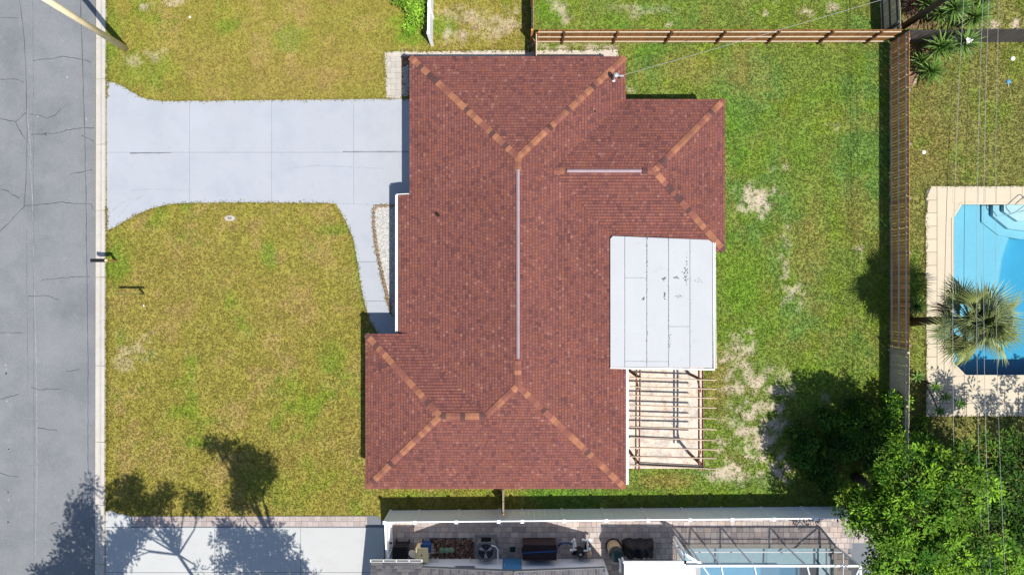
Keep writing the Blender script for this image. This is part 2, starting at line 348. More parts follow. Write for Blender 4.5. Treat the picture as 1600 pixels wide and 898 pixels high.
def lawn_col(x, y):
    px = x/S+800; py = 449-y/S
    n1 = fbm(px, py, 90, 3); n2 = fbm(px, py, 26, 5); n3 = fbm(px, py, 9, 8, 3)
    front = A(164,155,74); back = A(132,152,68); neigh = A(146,146,80)
    wb = sm(800, 850, px); wn = sm(1385, 1425, px)
    c = np.zeros(np.shape(x)+(3,)) + np.array(front); c = mixv(c, back, wb); c = mixv(c, neigh, wn)
    tn = np.array(A(186,160,104)); gr = np.array(A(132,158,44)); gb = np.array(A(108,152,76)); bw = np.array(A(152,132,76))
    f = 1 - wb
    c = mixv(c, tn, f*sm(.5, .72, n2)*.6); c = mixv(c, gr, f*sm(.56, .74, n1*.5+n2*.5)*.8)
    c = mixv(c, gb, wb*(1-wn)*sm(.5, .66, n1)*.55); c = mixv(c, np.array(A(156,154,80)), wb*sm(.5, .68, n2)*.5); c = mixv(c, gr, wb*(1-wn)*sm(.55,.7,fbm(px,py,34,12))*.5)
    c = mixv(c, bw, wn*sm(.5, .68, n1)*.3); c = mixv(c, np.array(A(128,150,60)), wn*sm(.52, .68, n2)*.6)
    lu = blob(px, py, lush, 21); c = mixv(c, np.array(A(116,160,46)), lu*.72)
    dr = blob(px, py, dry, 31); c = mixv(c, np.array(A(176,150,92)), dr*.65)
    sd_ = blob(px, py, patches, 41) * sm(.44, .57, fbm(px, py, 13, 51, 4)*.7 + n3*.15 + n2*.15 + .02); c = mixv(c, np.array(A(218,198,180)), np.clip(sd_, 0, 1)*.9)
    c = c * (1.2 + .32*n3)[..., None]
    return c, np.clip(sd_, 0, 1)

# ------------------------------------------------------------------ ground
def build_ground():
    st = .17; xs = np.arange(-35, 35.01, st); ys = np.arange(-26, 26.01, st); nx, ny = len(xs), len(ys)
    X, Y = np.meshgrid(xs, ys); c, sd_ = lawn_col(X.ravel(), Y.ravel())
    v = np.stack([X.ravel(), Y.ravel(), np.zeros(nx*ny)], 1)
    ii, jj = np.meshgrid(np.arange(nx-1), np.arange(ny-1)); a = (jj*nx+ii).ravel()
    cx = v[a, 0]+st/2; cy = v[a, 1]+st/2; keep = np.ones(len(a), bool)
    for p in hole_pool:
        q = np.array(p); keep &= ~((cx > q[:,0].min()-.02) & (cx < q[:,0].max()+.2) & (cy > q[:,1].min()-.02) & (cy < q[:,1].max()+.02))
    a = a[keep]; f = np.stack([a, a+1, a+nx+1, a+nx], 1)
    n0 = len(v); B = 1500; x0, x1, y0, y1 = xs[0], xs[-1], ys[0], ys[-1]
    ex = [(-B,-B),(x0,-B),(x1,-B),(B,-B),(-B,y0),(B,y0),(-B,y1),(B,y1),(-B,B),(x0,B),(x1,B),(B,B)]
    v = np.vstack([v, [(p[0], p[1], 0) for p in ex]]); k = lambda i: n0+i
    c00, c10, c01, c11 = 0, nx-1, (ny-1)*nx, ny*nx-1
    F = f.tolist() + [(k(0),k(1),c00,k(4)),(k(1),k(2),c10,c00),(k(2),k(3),k(5),c10),(k(4),c00,c01,k(6)),(c10,k(5),k(7),c11),(k(6),c01,k(9),k(8)),(c01,c11,k(10),k(9)),(c11,k(7),k(11),k(10))]
    me = bpy.data.meshes.new('ground'); me.from_pydata(v.tolist(), [], F); me.materials.append(M_['lawn'])
    col = np.ones((len(v), 4), np.float32); col[:n0, :3] = c; col[n0:, :3] = A(140,146,70)
    at = me.attributes.new('col', 'FLOAT_COLOR', 'POINT'); at.data.foreach_set('color', col.ravel())
    o = bpy.data.objects.new('ground', me); link(o); o['kind'] = 'structure'
build_ground()
def grass(name, region, n, ln=(.07, .15)):
    x = NR.uniform(region[0], region[1], n); y = NR.uniform(region[2], region[3], n); keep = np.ones(n, bool)
    for p in bare:
        keep &= ~inpoly(x, y, p)
    x, y = x[keep], y[keep]; c, sd_ = lawn_col(x, y); k = NR.rand(len(x)) > sd_*.9; x, y, c = x[k], y[k], c[k]; n = len(x); zb = np.zeros(n)
    ex_, ey_ = [], []                           # blades creeping over the edges of the paving
    for p in (drive_poly, walk_poly, ndrive_poly, npath_poly, [(-22.05+.55, -40), (-22.05+.55, 40)], deck_poly):
        for (ax, ay), (bx_, by_) in zip(p, p[1:]+p[:1]):
            L_ = math.hypot(bx_-ax, by_-ay); m_ = int(min(L_, 60)*26)
            t_ = NR.rand(m_); ex_.append(ax+(bx_-ax)*t_+NR.normal(0, .045, m_)); ey_.append(ay+(by_-ay)*t_+NR.normal(0, .045, m_))
    ex_, ey_ = np.concatenate(ex_), np.concatenate(ey_); kk = (ex_ > region[0]-.15) & (ex_ < region[1]) & (ey_ > region[2]) & (ey_ < region[3])
    for p in (house_poly, road_poly, bed_poly): kk &= ~inpoly(ex_, ey_, p)
    for p in (drive_poly, walk_poly, ndrive_poly, deck_poly):           # not where one paving meets another
        kk &= ~(inpoly(ex_+.12, ey_, p) & inpoly(ex_-.12, ey_, p) & inpoly(ex_, ey_+.12, p) & inpoly(ex_, ey_-.12, p))
    kk &= ~((ey_ > 4.3) & (ey_ < 10.0) & (ex_ < -21.2)) & ~((ex_ > -9.4) & (ex_ < -7) & (ey_ > 4.2) & (ey_ < 4.6)) & ~((ex_ < -6.7) & (ey_ < -12.0))
    ex_, ey_ = ex_[kk], ey_[kk]; ce, _ = lawn_col(ex_, ey_); x = np.concatenate([x, ex_]); y = np.concatenate([y, ey_]); c = np.vstack([c, ce*.9]); zb = np.concatenate([zb, np.full(len(ex_), .035)]); n = len(x)
    nb = 2; V = []; F = []; CC = []
    for b in range(nb):
        th = NR.uniform(0, 2*np.pi, n); le = NR.uniform(ln[0], ln[1], n); tilt = NR.uniform(.3, 1.25, n); wd = NR.uniform(.014, .034, n)
        d = np.stack([np.cos(th), np.sin(th)], 1); p = np.stack([-d[:,1], d[:,0]], 1)
        bx = np.stack([x+NR.uniform(-.03,.03,n), y+NR.uniform(-.03,.03,n)], 1)
        a0 = np.hstack([bx - p*wd[:,None], zb[:,None]]); a1 = np.hstack([bx + p*wd[:,None], zb[:,None]])
        tp = np.hstack([bx + d*(le*np.sin(tilt))[:,None], (zb+le*np.cos(tilt)*.8+.01)[:,None]])
        V.append(np.stack([a0, a1, tp], 1).reshape(-1, 3))
        CC.append(c * NR.uniform(.78, 1.26, n)[:, None] * np.array([1, 1, 1])[None] * (1+NR.uniform(-.07,.07,(n,3))))
    V = np.vstack(V); m = len(V)//3; F = np.arange(m*3).reshape(-1, 3)
    me = bpy.data.meshes.new(name); me.vertices.add(len(V)); me.vertices.foreach_set('co', V.ravel())
    me.loops.add(m*3); me.loops.foreach_set('vertex_index', F.ravel().astype(np.int32)); me.polygons.add(m)
    me.polygons.foreach_set('loop_start', np.arange(0, m*3, 3, dtype=np.int32)); me.update(calc_edges=True); me.materials.append(M_['blade'])
    at = me.attributes.new('col', 'FLOAT_COLOR', 'FACE'); at.data.foreach_set('color', np.hstack([np.vstack(CC), np.ones((m,1))]).astype(np.float32).ravel())
    o = bpy.data.objects.new(name, me); link(o); return o
for args, lb in (((-21.7, 1.0, -12.2, 16.6), 'olive and straw coloured front lawn grass between the road and the house'), ((1.0, 20.0, -11.8, 16.6), 'greener patchy back yard grass inside the wooden fences'), ((20.0, 28.6, -16, 16.6), 'brownish grass around the right neighbour pool')):
    tag(grass('grass', args, int((args[1]-args[0])*(args[3]-args[2])*185)), lb, 'grass', kind='stuff')

# ------------------------------------------------------------------ road, kerb, drives
def struct(o): o['kind'] = 'structure'; return o
def poly_strip(pts, wd, z, jit=.0):
    mb = MB(); n = len(pts); L_ = []
    for i, p in enumerate(pts):
        a = pts[max(i-1, 0)]; b = pts[min(i+1, n-1)]; d = Vector((b[0]-a[0], b[1]-a[1])).normalized(); q = Vector((-d.y, d.x))
        ww = wd*(1+R.uniform(-.4, .4)); L_.append((p[0]+q.x*ww/2, p[1]+q.y*ww/2, z)); L_.append((p[0]-q.x*ww/2, p[1]-q.y*ww/2, z))
    mb.add(L_, [(2*i, 2*i+1, 2*i+3, 2*i+2) for i in range(n-1)]); return mb
road = struct(MB().prism(road_poly, .001, .02).build('road', M_['asphalt']))
def wiggle(px, k=5, amp=.9):
    o = []
    for (a, b) in zip(px[:-1], px[1:]):
        m = max(2, int(math.hypot(b[0]-a[0], b[1]-a[1])/k))
        for i in range(m): t = i/m; o.append((a[0]+(b[0]-a[0])*t+R.uniform(-amp, amp), a[1]+(b[1]-a[1])*t+R.uniform(-amp, amp)))
    o.append(px[-1]); return [P2(*q) for q in o]
cracks = [[(0,29),(14,28),(30,29)],[(52,95),(75,93),(100,89),(130,93),(142,98)],[(0,124),(25,124),(38,129)],[(0,185),(25,191),(42,176)],[(45,178),(62,181),(75,186),(88,180),(96,170)],[(50,211),(90,208),(115,201),(148,200)],
 [(0,296),(8,296),(18,303),(30,310)],[(0,362),(25,337),(40,321),(55,321),(80,318),(98,316),(120,318),(143,319),(145,328)],[(110,272),(130,268),(145,265)],[(65,438),(90,434),(120,433),(140,432)],[(45,462),(75,462),(92,468)],[(0,519),(35,520)],[(0,623),(18,619),(30,615)],[(50,604),(60,608),(95,607)],[(0,738),(10,742),(30,744)],
 [(25,191),(32,205),(40,218)],[(78,818),(90,815)],[(105,580),(125,576)],[(60,668),(90,672)],[(128,212),(148,222)]]
for c in cracks: poly_strip(wiggle(c), .034, .0235).build('crack', M_['tar'], road)
for c, m_, wd in (([(31,0),(38,60),(41,110),(42,170),(43,230),(40,300),(38,322)], 'tar', .03), ([(44,225),(50,290),(52,330),(54,450),(57,560),(58,640),(58,760),(55,898)], 'seam', .035), ([(126,-10),(129,90),(132,180),(134,270),(136,400),(138,560),(138,740)], 'tar', .035), ([(43,170),(47,225),(49,250)], 'seam', .03), ([(42,360),(43,480),(44,620)], 'tar', .015), ([(52,0),(54,898)], 'tar', .012)):
    poly_strip(wiggle(c, 12, .5), wd, .0225).build('crack', M_[m_], road)
for q in [(9,570),(10,577),(10,583),(11,626),(14,702),(2,104),(59,182),(72,210),(13,815),(14,780),(13,768),(14,700),(105,121),(135,186),(97,102)]:
    p = P(*q); MB().prism([(p.x+.06*math.cos(t)*R.uniform(.6,1.2), p.y+.08*math.sin(t)*R.uniform(.6,1.2)) for t in np.arange(0,6.2,.9)], .0205, .024).build('paint_speck', M_['seam' if R.random() < .7 else 'tar'], road)

kerb = thing('kerb', 'pale concrete kerb running along the asphalt road', 'kerb', (-21.9, 0, 0)); kerb['kind'] = 'structure'
kj = [-120,-20,60,124,226,329,433,571,690,788,880,980]
for a, b in zip(kj[:-1], kj[1:]):
    xa = lambda y: 150 - (y-0)*.0022
    prof = [(-.0, .012), (.17, .016), (.26, .03), (.36, .085), (.52, .095), (.55, 0)]
    vs = []
    for yy in (a+.35, b-.35):
        p = P(xa(yy), yy)
        for (dx, z) in prof: vs.append((p.x+dx+.02, p.y, z))
    n = len(prof)
    MB().add(vs, [(i, i+n, i+n+1, i+1) for i in range(n-1)] + [tuple(range(n)), tuple(range(2*n-1, n-1, -1))]).build('kerb_section', M_['kerb'], kerb)
poly_strip([P2(159+R.uniform(-.5,.5)-y*.0022, y) for y in range(-40, 960, 9)], .05, .036).build('gutter_line', M_['gutterline'], kerb)

def slabs(name, poly, xs, ys, z, m, part, jm='joint', gap=.012, parent=None):
    base = parent or struct(MB().prism(poly, .001, z-.012).build(name, M_[jm]))
    for x0, x1 in zip(xs[:-1], xs[1:]):
        for y0, y1 in zip(ys[:-1], ys[1:]):
            a = P(x0, y0); b = P(x1, y1)
            cell = [(a.x+gap, a.y-gap), (b.x-gap, a.y-gap), (b.x-gap, b.y+gap), (a.x+gap, b.y+gap)]
            q = clip(poly, cell)
            if len(q) > 2: MB().prism(q, .004, z).build(part, M_[m], base)
    return base
M_['tyre'] = mat('tyre_scuff', A(206,213,226), .85, .1, 3, .1, 20)
drv = slabs('driveway', drive_poly, [160,297,425,553,670], [100,238.5,370], .05, 'drive', 'slab', gap=.007)
slabs('walkway', walk_poly, [500,660], [318,409,470,540], .049, 'drive', 'slab')
for c_ in ([(186,340),(194,328),(206,316),(222,307)], [(176,330),(190,318),(206,311)], [(205,298),(240,296),(300,297)], [(460,262),(500,259),(560,262),(600,264)]):
    poly_strip(wiggle(c_, 6, .25), .06, .0535).build('tyre_mark', M_['tyre'], drv)
poly_strip(wiggle([(204,240),(230,239.6),(268,239.2)], 6, .25), .05, .0535).build('joint_stain', M_['joint'], drv); poly_strip(wiggle([(536,237.4),(600,237.2),(638,237)], 6, .2), .04, .0535).build('joint_stain', M_['joint'], drv)
# white neighbour drive with a border of pavers
slabs('neighbour_driveway', ndrive_poly, [160,336,470,615], [823,893,1000], .05, 'white_drive', 'slab')
nd = bpy.data.objects['neighbour_driveway']
MB().prism(clip(ndrive_poly, PL([(160,790),(206,790),(206,822.3),(160,822.3)])), .004, .05).build('slab', M_['white_drive'], nd)
def tiled(parent, x0, x1, y0, y1, w_, h_, z, mt, name='paver', gap=.012, jit=.004, keep=None, limit=10**9, stuff=None, cols=None, stagger=True):
    """pavers in a running bond between two photo pixels; single objects up to a limit, the rest joined"""
    me = {}
    n = 0; rest = MB(); py = y0; row = 0
    while py < y1 - .3*h_:
        px = x0 - (w_*R.uniform(.2, .7) if (row % 2 and stagger) else 0)
        while px < x1 - .2:
            ww = w_*R.choice((.8, 1, 1, 1.25)) if stagger else w_
            xa, xb = max(px, x0), min(px+ww, x1); a = P(xa, py); b = P(xb, min(py+h_, y1)); px += ww
            if xb-xa < w_*.18: continue
            cx, cy = (a.x+b.x)/2, (a.y+b.y)/2
            if keep and not keep(cx, cy): continue
            zz = z+R.uniform(-jit, jit); col = R.choice(cols) if cols else None
            if n < limit:
                key = (round(b.x-a.x, 2), round(a.y-b.y, 2), mt, cols.index(col) if cols else 0)
                if key not in me:
                    hw, hh = key[0]/2-gap/2, key[1]/2-gap/2; q = MB().box(-hw, hw, -hh, hh, -.05, 0, col); me[key] = q.mesh(name, M_[mt])
                inst(name, me[key], parent, Matrix.Translation((cx, cy, zz)))
            else: rest.box(a.x+gap/2, b.x-gap/2, b.y+gap/2, a.y-gap/2, zz-.05, zz, col)
            n += 1
        py += h_; row += 1
    if rest.v: rest.build(name, M_[mt], parent)['kind'] = 'stuff'
tiled(nd, 207, 574, 805.5, 822, 9.5, 8, .052, 'paver_pink')
# north side path and the corner of cream pavers
npath = struct(MB().prism(npath_poly, .001, .022).build('side_path', M_['sandy']))
tiled(npath, 603.5, 626.5, 88, 154.5, 7.6, 8.8, .05, 'paver_cream', stagger=False)
struct(MB().prism(PL([(627,88),(660,88),(660,154),(627,154)]), .001, .03).build('shaded_bed', M_['mulch']))
def gravel(name, poly, n, r, m, cols, z, label):
    mb = MB(); q = np.array(poly); k = 0
    while k < n:
        x, y = R.uniform(q[:,0].min(), q[:,0].max()), R.uniform(q[:,1].min(), q[:,1].max())
        if not inpoly(np.array([x]), np.array([y]), poly)[0]: continue
        k += 1; s_ = R.uniform(*r); t0 = R.uniform(0, 6.28); c = R.choice(cols)
        vs = [(x+s_*math.cos(t0+i*1.5708)*R.uniform(.7,1.1), y+s_*math.sin(t0+i*1.5708)*R.uniform(.7,1.1), z) for i in range(4)] + [(x+R.uniform(-.3,.3)*s_, y+R.uniform(-.3,.3)*s_, z+s_*R.uniform(.5,.9))]
        mb.add(vs, [(0,1,4),(1,2,4),(2,3,4),(3,0,4)], c)
    return tag(mb.build(name, M_[m]), label, 'gravel', kind='stuff')
wc = [(1,1,1),(.97,.96,.95),(.9,.9,.9),(.78,.77,.76)]
struct(MB().prism(bed_poly, .001, .03).build('gravel_bed', M_['white_gravel']))
gravel('gravel', bed_poly, 3200, (.03,.06), 'white_gravel', wc, .028, 'bright white gravel in the curved bed beside the walkway')
gravel('gravel', PL([(629,103),(655,103),(655,150),(629,150)]), 420, (.04,.08), 'white_gravel', wc, .028, 'white gravel in the shaded strip at the garage corner')
edge = thing('bed_edging', 'curved border of small brown stones round the white gravel bed', 'edging', tuple(P(590,400)))
pts = [(620,322),(611,322),(603,322),(596,322),(589,322.5),(585,327)] + [(584,333+i*7) for i in range(3)]
ctrl = [(584,350),(587.5,380),(592,405),(598,432),(605,462),(612,487)]
for a, b in zip(ctrl[:-1], ctrl[1:]):
    n = max(1, int(math.hypot(b[0]-a[0], b[1]-a[1])/6))
    for i in range(n): pts.append((a[0]+(b[0]-a[0])*i/n, a[1]+(b[1]-a[1])*i/n))
em = MB().lathe((0,0,0), [(.1,0),(.11,.05),(.07,.09)], 7).mesh('stone', M_['edging'])
for q in pts:
    o = inst('stone', em, edge, Matrix.Translation(P(q[0], q[1], .01)) @ Matrix.Rotation(R.uniform(0,3), 4, 'Z') @ Matrix.Diagonal((R.uniform(.8,1.2), R.uniform(.8,1.2), 1, 1)))

# ------------------------------------------------------------------ the house
house = thing('house', 'single storey house under a brown red shingle hip roof', 'house', (0, 0, 0))
SL = .35; ZE = 2.55
def roofz(x, y, ev, up, ze): return ze + SL*((x-ev[0])*up[0]+(y-ev[1])*up[1])
planes = [
 ((-5.06,0),(1,0),[(-5.06,11.4),(.28,6.06),(.28,-4.59),(-1.23,-6.10),(-5.06,-2.28)]),
 ((-5.06,0),(1,0),[(-5.66,4.58),(-5.06,4.58),(-5.06,-2.31),(-5.66,-2.31)]),
 ((0,11.4),(0,-1),[(-5.06,11.4),(5.62,11.4),(.28,6.06)]),
 ((5.62,0),(-1,0),[(5.62,11.4),(.28,6.06),(.28,5.53),(1.86,5.53),(5.62,9.29)]),
 ((5.62,0),(-1,0),[(.28,5.53),(.28,-4.59),(5.62,-9.93),(5.62,1.77),(1.86,5.53)]),
 ((0,9.29),(0,-1),[(5.62,9.29),(10.52,9.29),(6.76,5.53),(1.86,5.53)]),
 ((10.52,0),(-1,0),[(10.52,9.29),(10.52,1.77),(6.76,5.53)]),
 ((0,1.77),(0,1),[(10.52,1.77),(5.62,1.77),(1.86,5.53),(6.76,5.53)]),
 ((0,-9.93),(0,1),[(-7.24,-9.93),(-1.23,-9.93),(-1.23,-6.10),(-3.41,-6.10)]),
 ((0,-9.93),(0,1),[(-1.23,-9.93),(5.62,-9.93),(.28,-4.59),(-1.23,-6.10)]),
 ((-7.24,0),(1,0),[(-7.24,-9.93),(-7.24,-2.28),(-3.41,-6.10)]),
 ((0,-2.28),(0,-1),[(-7.24,-2.28),(-5.06,-2.28),(-1.23,-6.10),(-3.41,-6.10)])]
rcols = [A(168,109,99)]*9 + [A(163,105,97)]*8 + [A(158,102,96)]*5 + [A(174,114,102)]*4 + [A(149,97,93)]*4 + [A(137,91,90)]*2 + [A(187,129,116)]*1 + [A(173,109,93)]*3
def shingle(mb, poly, ev, up, ze, sl, ex, lens, cols):
    up = Vector(up); u = Vector((up.y, -up.x)); ev = Vector(ev)
    uv = [((Vector(p)-ev).dot(u), (Vector(p)-ev).dot(up)) for p in poly]
    u0 = min(p[0] for p in uv); u1 = max(p[0] for p in uv); v0 = min(p[1] for p in uv); v1 = max(p[1] for p in uv)
    k0 = math.floor(v0/ex+1e-6); k = k0
    while k*ex < v1:
        va, vb = k*ex, (k+1)*ex; RR = random.Random(int(k*977+abs(ev.x)*31+abs(ev.y)*57+up.x*7)); x = math.floor(u0) - 1 - RR.uniform(0, .3)
        while x < u1:
            ln = RR.choice(lens); x2 = x+ln; wx = ev.x+u.x*x+up.x*va; wy = ev.y+u.y*x+up.y*va
            dk = float(vn(wx, wy, 1.1, 3))*.6+float(vn(wx, wy, 3.1, 6))*.4; col = RR.choice(cols); kk = .9 if (dk > .6 and RR.random() < .6) else (1.07 if RR.random() < .12 else 1.0); col = tuple(c_*kk for c_ in col)
            if x2 > u0:
                q = clip([(x+.005, va), (x2-.005, va), (x2-.005, vb-.02), (x+.005, vb-.02)], uv)  # shade line of each course built as a slot baring the dark boards
                if len(q) > 2:
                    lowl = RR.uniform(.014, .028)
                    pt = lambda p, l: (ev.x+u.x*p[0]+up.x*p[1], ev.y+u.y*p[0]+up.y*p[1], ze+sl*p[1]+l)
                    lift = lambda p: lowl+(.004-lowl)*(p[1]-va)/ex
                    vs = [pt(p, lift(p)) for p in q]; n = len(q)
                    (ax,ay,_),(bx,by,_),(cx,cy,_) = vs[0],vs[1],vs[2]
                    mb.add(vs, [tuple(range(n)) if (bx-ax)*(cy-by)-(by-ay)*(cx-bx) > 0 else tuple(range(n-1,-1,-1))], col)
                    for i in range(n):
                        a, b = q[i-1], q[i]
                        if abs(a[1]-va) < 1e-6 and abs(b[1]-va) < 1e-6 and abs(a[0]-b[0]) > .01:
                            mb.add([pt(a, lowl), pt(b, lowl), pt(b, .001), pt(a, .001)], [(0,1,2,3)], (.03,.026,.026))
            x = x2
        k += 1
roof_mb = MB()
for ev, up, poly in planes:                                  # boards that carry the shingles
    t = [(p[0], p[1], roofz(p[0], p[1], ev, up, ZE)) for p in poly]; n = len(t)
    b = [(p[0], p[1], p[2]-.14) for p in t]
    roof_mb.add(t+b, [tuple(range(n)), tuple(range(2*n-1, n-1, -1))] + [(i, (i+1)%n, n+(i+1)%n, n+i) for i in range(n)])
roof = roof_mb.build('roof', M_['deck_board'], house)
sh = MB()
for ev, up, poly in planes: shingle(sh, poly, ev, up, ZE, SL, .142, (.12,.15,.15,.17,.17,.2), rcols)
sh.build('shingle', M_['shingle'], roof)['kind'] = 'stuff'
# hip and ridge caps, each a folded piece
def cap_mesh(drop, m):
    mb = MB(); Lc, W = .29, .155
    vs = []
    for x, l in ((0, .052), (Lc, .036)): vs += [(x, -W, l-drop*W), (x, 0, l), (x, W, l-drop*W)]
    vs += [(0, -W, .0-drop*W), (0, 0, .02), (0, W, .0-drop*W), (Lc, -W, .0-drop*W), (Lc, W, -drop*W)]
    mb.add(vs, [(0,1,4,3)[::-1],(1,2,5,4)[::-1],(0,6,7,1),(1,7,8,2),(0,3,9,6),(2,8,10,5)]); return mb.mesh('hip_cap', M_[m])
capm = {(d, m): cap_mesh(d, m) for d in (.25, .35) for m in ('cap_tan', 'cap_red', 'cap_dark')}
def caps(p0, p1, d, ex=.225):
    p0 = Vector(p0); p1 = Vector(p1); L_ = (p1-p0).length; n = int(L_/ex); dr = (p1-p0).normalized(); seq = 0
    for i in range(n):
        if seq <= 0: m = R.choices(('cap_tan','cap_red','cap_dark'), (.4, .42, .18))[0]; seq = R.choice((1, 1, 2)) if m == 'cap_tan' else 1
        seq -= 1
        inst('hip_cap', capm[(d, m)], roof, frame(p0+dr*(i*ex+.06), dr))
zR = ZE+SL*5.34; z3 = ZE+SL*3.76; z2 = ZE+SL*3.83
for a, b in (((-5.06,11.4,ZE),(.28,6.06,zR)), ((5.62,11.4,ZE),(.28,6.06,zR)), ((10.52,9.29,ZE),(6.76,5.53,z3)), ((10.52,1.77,ZE),(6.76,5.53,z3)), ((5.62,-9.93,ZE),(.28,-4.59,zR)),
             ((-7.24,-9.93,ZE),(-3.41,-6.10,z2)), ((-7.24,-2.28,ZE),(-3.41,-6.10,z2)), ((-1.23,-6.10,z2),(.28,-4.59,zR))): caps(a, b, .25)
for a, b in (((.28,5.35,zR),(.28,6.06,zR)), ((.28,-3.35,zR),(.28,-4.59,zR)), ((2.55,5.53,z3),(2.0,5.53,z3)), ((6.15,5.53,z3),(6.76,5.53,z3)), ((-3.41,-6.10,z2),(-1.23,-6.10,z2))): caps(a, b, .35)
def vent(p0, p1):
    p0 = Vector(p0); p1 = Vector(p1); d = (p1-p0).normalized(); q = Vector((-d.y, d.x, 0)); vs = []
    for p in (p0, p1):
        for o_, z in ((-.08,-.03),(-.075,.05),(0,.12),(.075,.05),(.08,-.03)): vs.append(p+q*o_+Vector((0,0,z)))
    MB().add(vs, [(i, i+5, i+6, i+1)[::-1] for i in range(4)] + [(0,1,2,3,4),(9,8,7,6,5)]).build('ridge_vent', M_['ridge_vent'], roof)
def ry(px, z): return (449-px)*S*(1-z/H)
vent((.28, ry(265, zR), zR), (.28, ry(560, zR), zR)); vent(((886-800)*S*(1-z3/H), 5.53, z3), ((1002-800)*S*(1-z3/H), 5.53, z3))
# pipe vents and the service mast on the roof
def pipe(px, py, z):
    p = P(px, py, z); mb = MB(); mb.tube([p-Vector((0,0,.15)), p+Vector((0,0,.16))], .045, 8); mb.lathe(p-Vector((0,0,.03)), [(.085,0),(.075,.04),(.045,.07)], 10); mb.build('vent_pipe', M_['pipe_dark'], roof)
pipe(684, 336, 3.28); pipe(730.5, 684.5, 3.25); pipe(929, 175, 3.02)
mp = P(957.5, 126, 2.72)
mb = MB(); mb.tube([mp-Vector((0,0,.2)), mp+Vector((0,0,.75))], .045, 10); mb.lathe(mp, [(.16,-.02),(.12,.05),(.05,.09)], 10)
mb.lathe(mp+Vector((0,0,.75)), [(.05,0),(.12,.02),(.13,.1),(.08,.17),(.02,.19)], 10, axis=(.5,.2,.85)); mb.beam(mp+Vector((0,0,.6)), mp+Vector((.42,.1,.5)), .05, .05)
for k in range(3): mb.lathe(mp+Vector((.2+.1*k,.05,.52)), [(.03,0),(.05,.03),(.05,.08),(.02,.1)], 8)
mast = mb.build('service_mast', M_['galv'], house); 
mb = MB()
for k in range(3): mb.tube([mp+Vector((.06,.03*k,.82)), mp+Vector((.2,.05*k-.12,.62)), mp+Vector((.36,.1+.04*(k-1),.52))], .014, 6)
mb.build('drip_loop', M_['wire_dark'], mast)
# gutters
def gutter(p0, p1, parent, m='white', side=1):
    p0 = Vector(p0); p1 = Vector(p1); d = (p1-p0).normalized(); q = Vector((d.y, -d.x, 0))*side; vs = []
    prof = [(0,.0),(0,-.12),(.09,-.12),(.125,.0),(.105,.0),(.08,-.09),(.02,-.09),(.02,0)]
    for p in (p0, p1):
        for o_, z in prof: vs.append(p+q*o_+Vector((0,0,z)))
    n = len(prof); return MB().add(vs, [(i, (i+1)%n, n+(i+1)%n, n+i) for i in range(n)] + [tuple(range(n))[::-1], tuple(range(n, 2*n))]).build('gutter', M_[m], parent)
gutter((5.64,-3.9,ZE-.01), (5.64,-9.75,ZE-.01), house, side=-1)
gutter((-5.68,4.6,ZE-.22), (-5.68,-2.2,ZE-.22), house, side=1)
MB().beam((-5.72,4.62,ZE-.235),(-5.08,4.62,ZE-.02), .035, .16).build('fascia', M_['white'], house)
for (a, b) in (((-5.03,11.3),(-5.03,4.6)), ((-7.21,-9.83),(-7.21,-2.38)), ((10.49,9.2),(10.49,1.87))):
    MB().beam((a[0],a[1],ZE-.21),(b[0],b[1],ZE-.21), .028, .15).build('fascia', M_['white'], house)
for (a, b) in (((-5,11.37),(5.56,11.37)), ((5.64,9.26),(10.46,9.26)), ((-7.18,-9.9),(5.56,-9.9)), ((-7.18,-2.31),(-5.7,-2.31)), ((10.46,1.8),(10.1,1.8))):
    MB().beam((a[0],a[1],ZE-.21),(b[0],b[1],ZE-.21), .028, .15).build('fascia', M_['white'], house)
walls = [(-4.6,10.9),(5.1,10.9),(5.1,8.8),(10.0,8.8),(10.0,2.3),(5.1,2.3),(5.1,-9.4),(-6.75,-9.4),(-6.75,-2.8),(-4.3,-2.8),(-4.3,4.3),(-4.6,4.3)]
wb_ = MB(); n = len(walls)
wl = wb_.prism(walls, 0, ZE+.02).build('wall', M_['stucco'], house)
# openings: garage door, front door, windows
gd = MB()
for i in range(4): gd.box(-4.63, -4.60, 5.4, 10.2, .02+i*.55, .55+i*.55)
gd.build('garage_door', M_['white'], house)
MB().box(-4.33, -4.3, .9, 1.85, .05, 2.1).build('front_door', M_['blue_door'], house)
for (x, y0, y1) in ((-4.32,-1.9,-.3), (-4.32,2.5,3.7), (-6.77,-7.6,-5.0)):
    wf = MB().box(x-.03, x+.02, y0, y1, .85, 2.05).build('window', M_['white'], house); MB().box(x-.04, x-.031, y0+.07, y1-.07, .92, 1.98).build('pane', M_['glass'], wf)
for (x0, x1, y) in ((-5.5,-3.6,-9.42), (1,3,-9.42)):
    wf = MB().box(x0, x1, y-.03, y+.01, .95, 2.05).build('window', M_['white'], house); MB().box(x0+.07, x1-.07, y-.04, y-.031, 1.02, 1.98).build('pane', M_['glass'], wf)

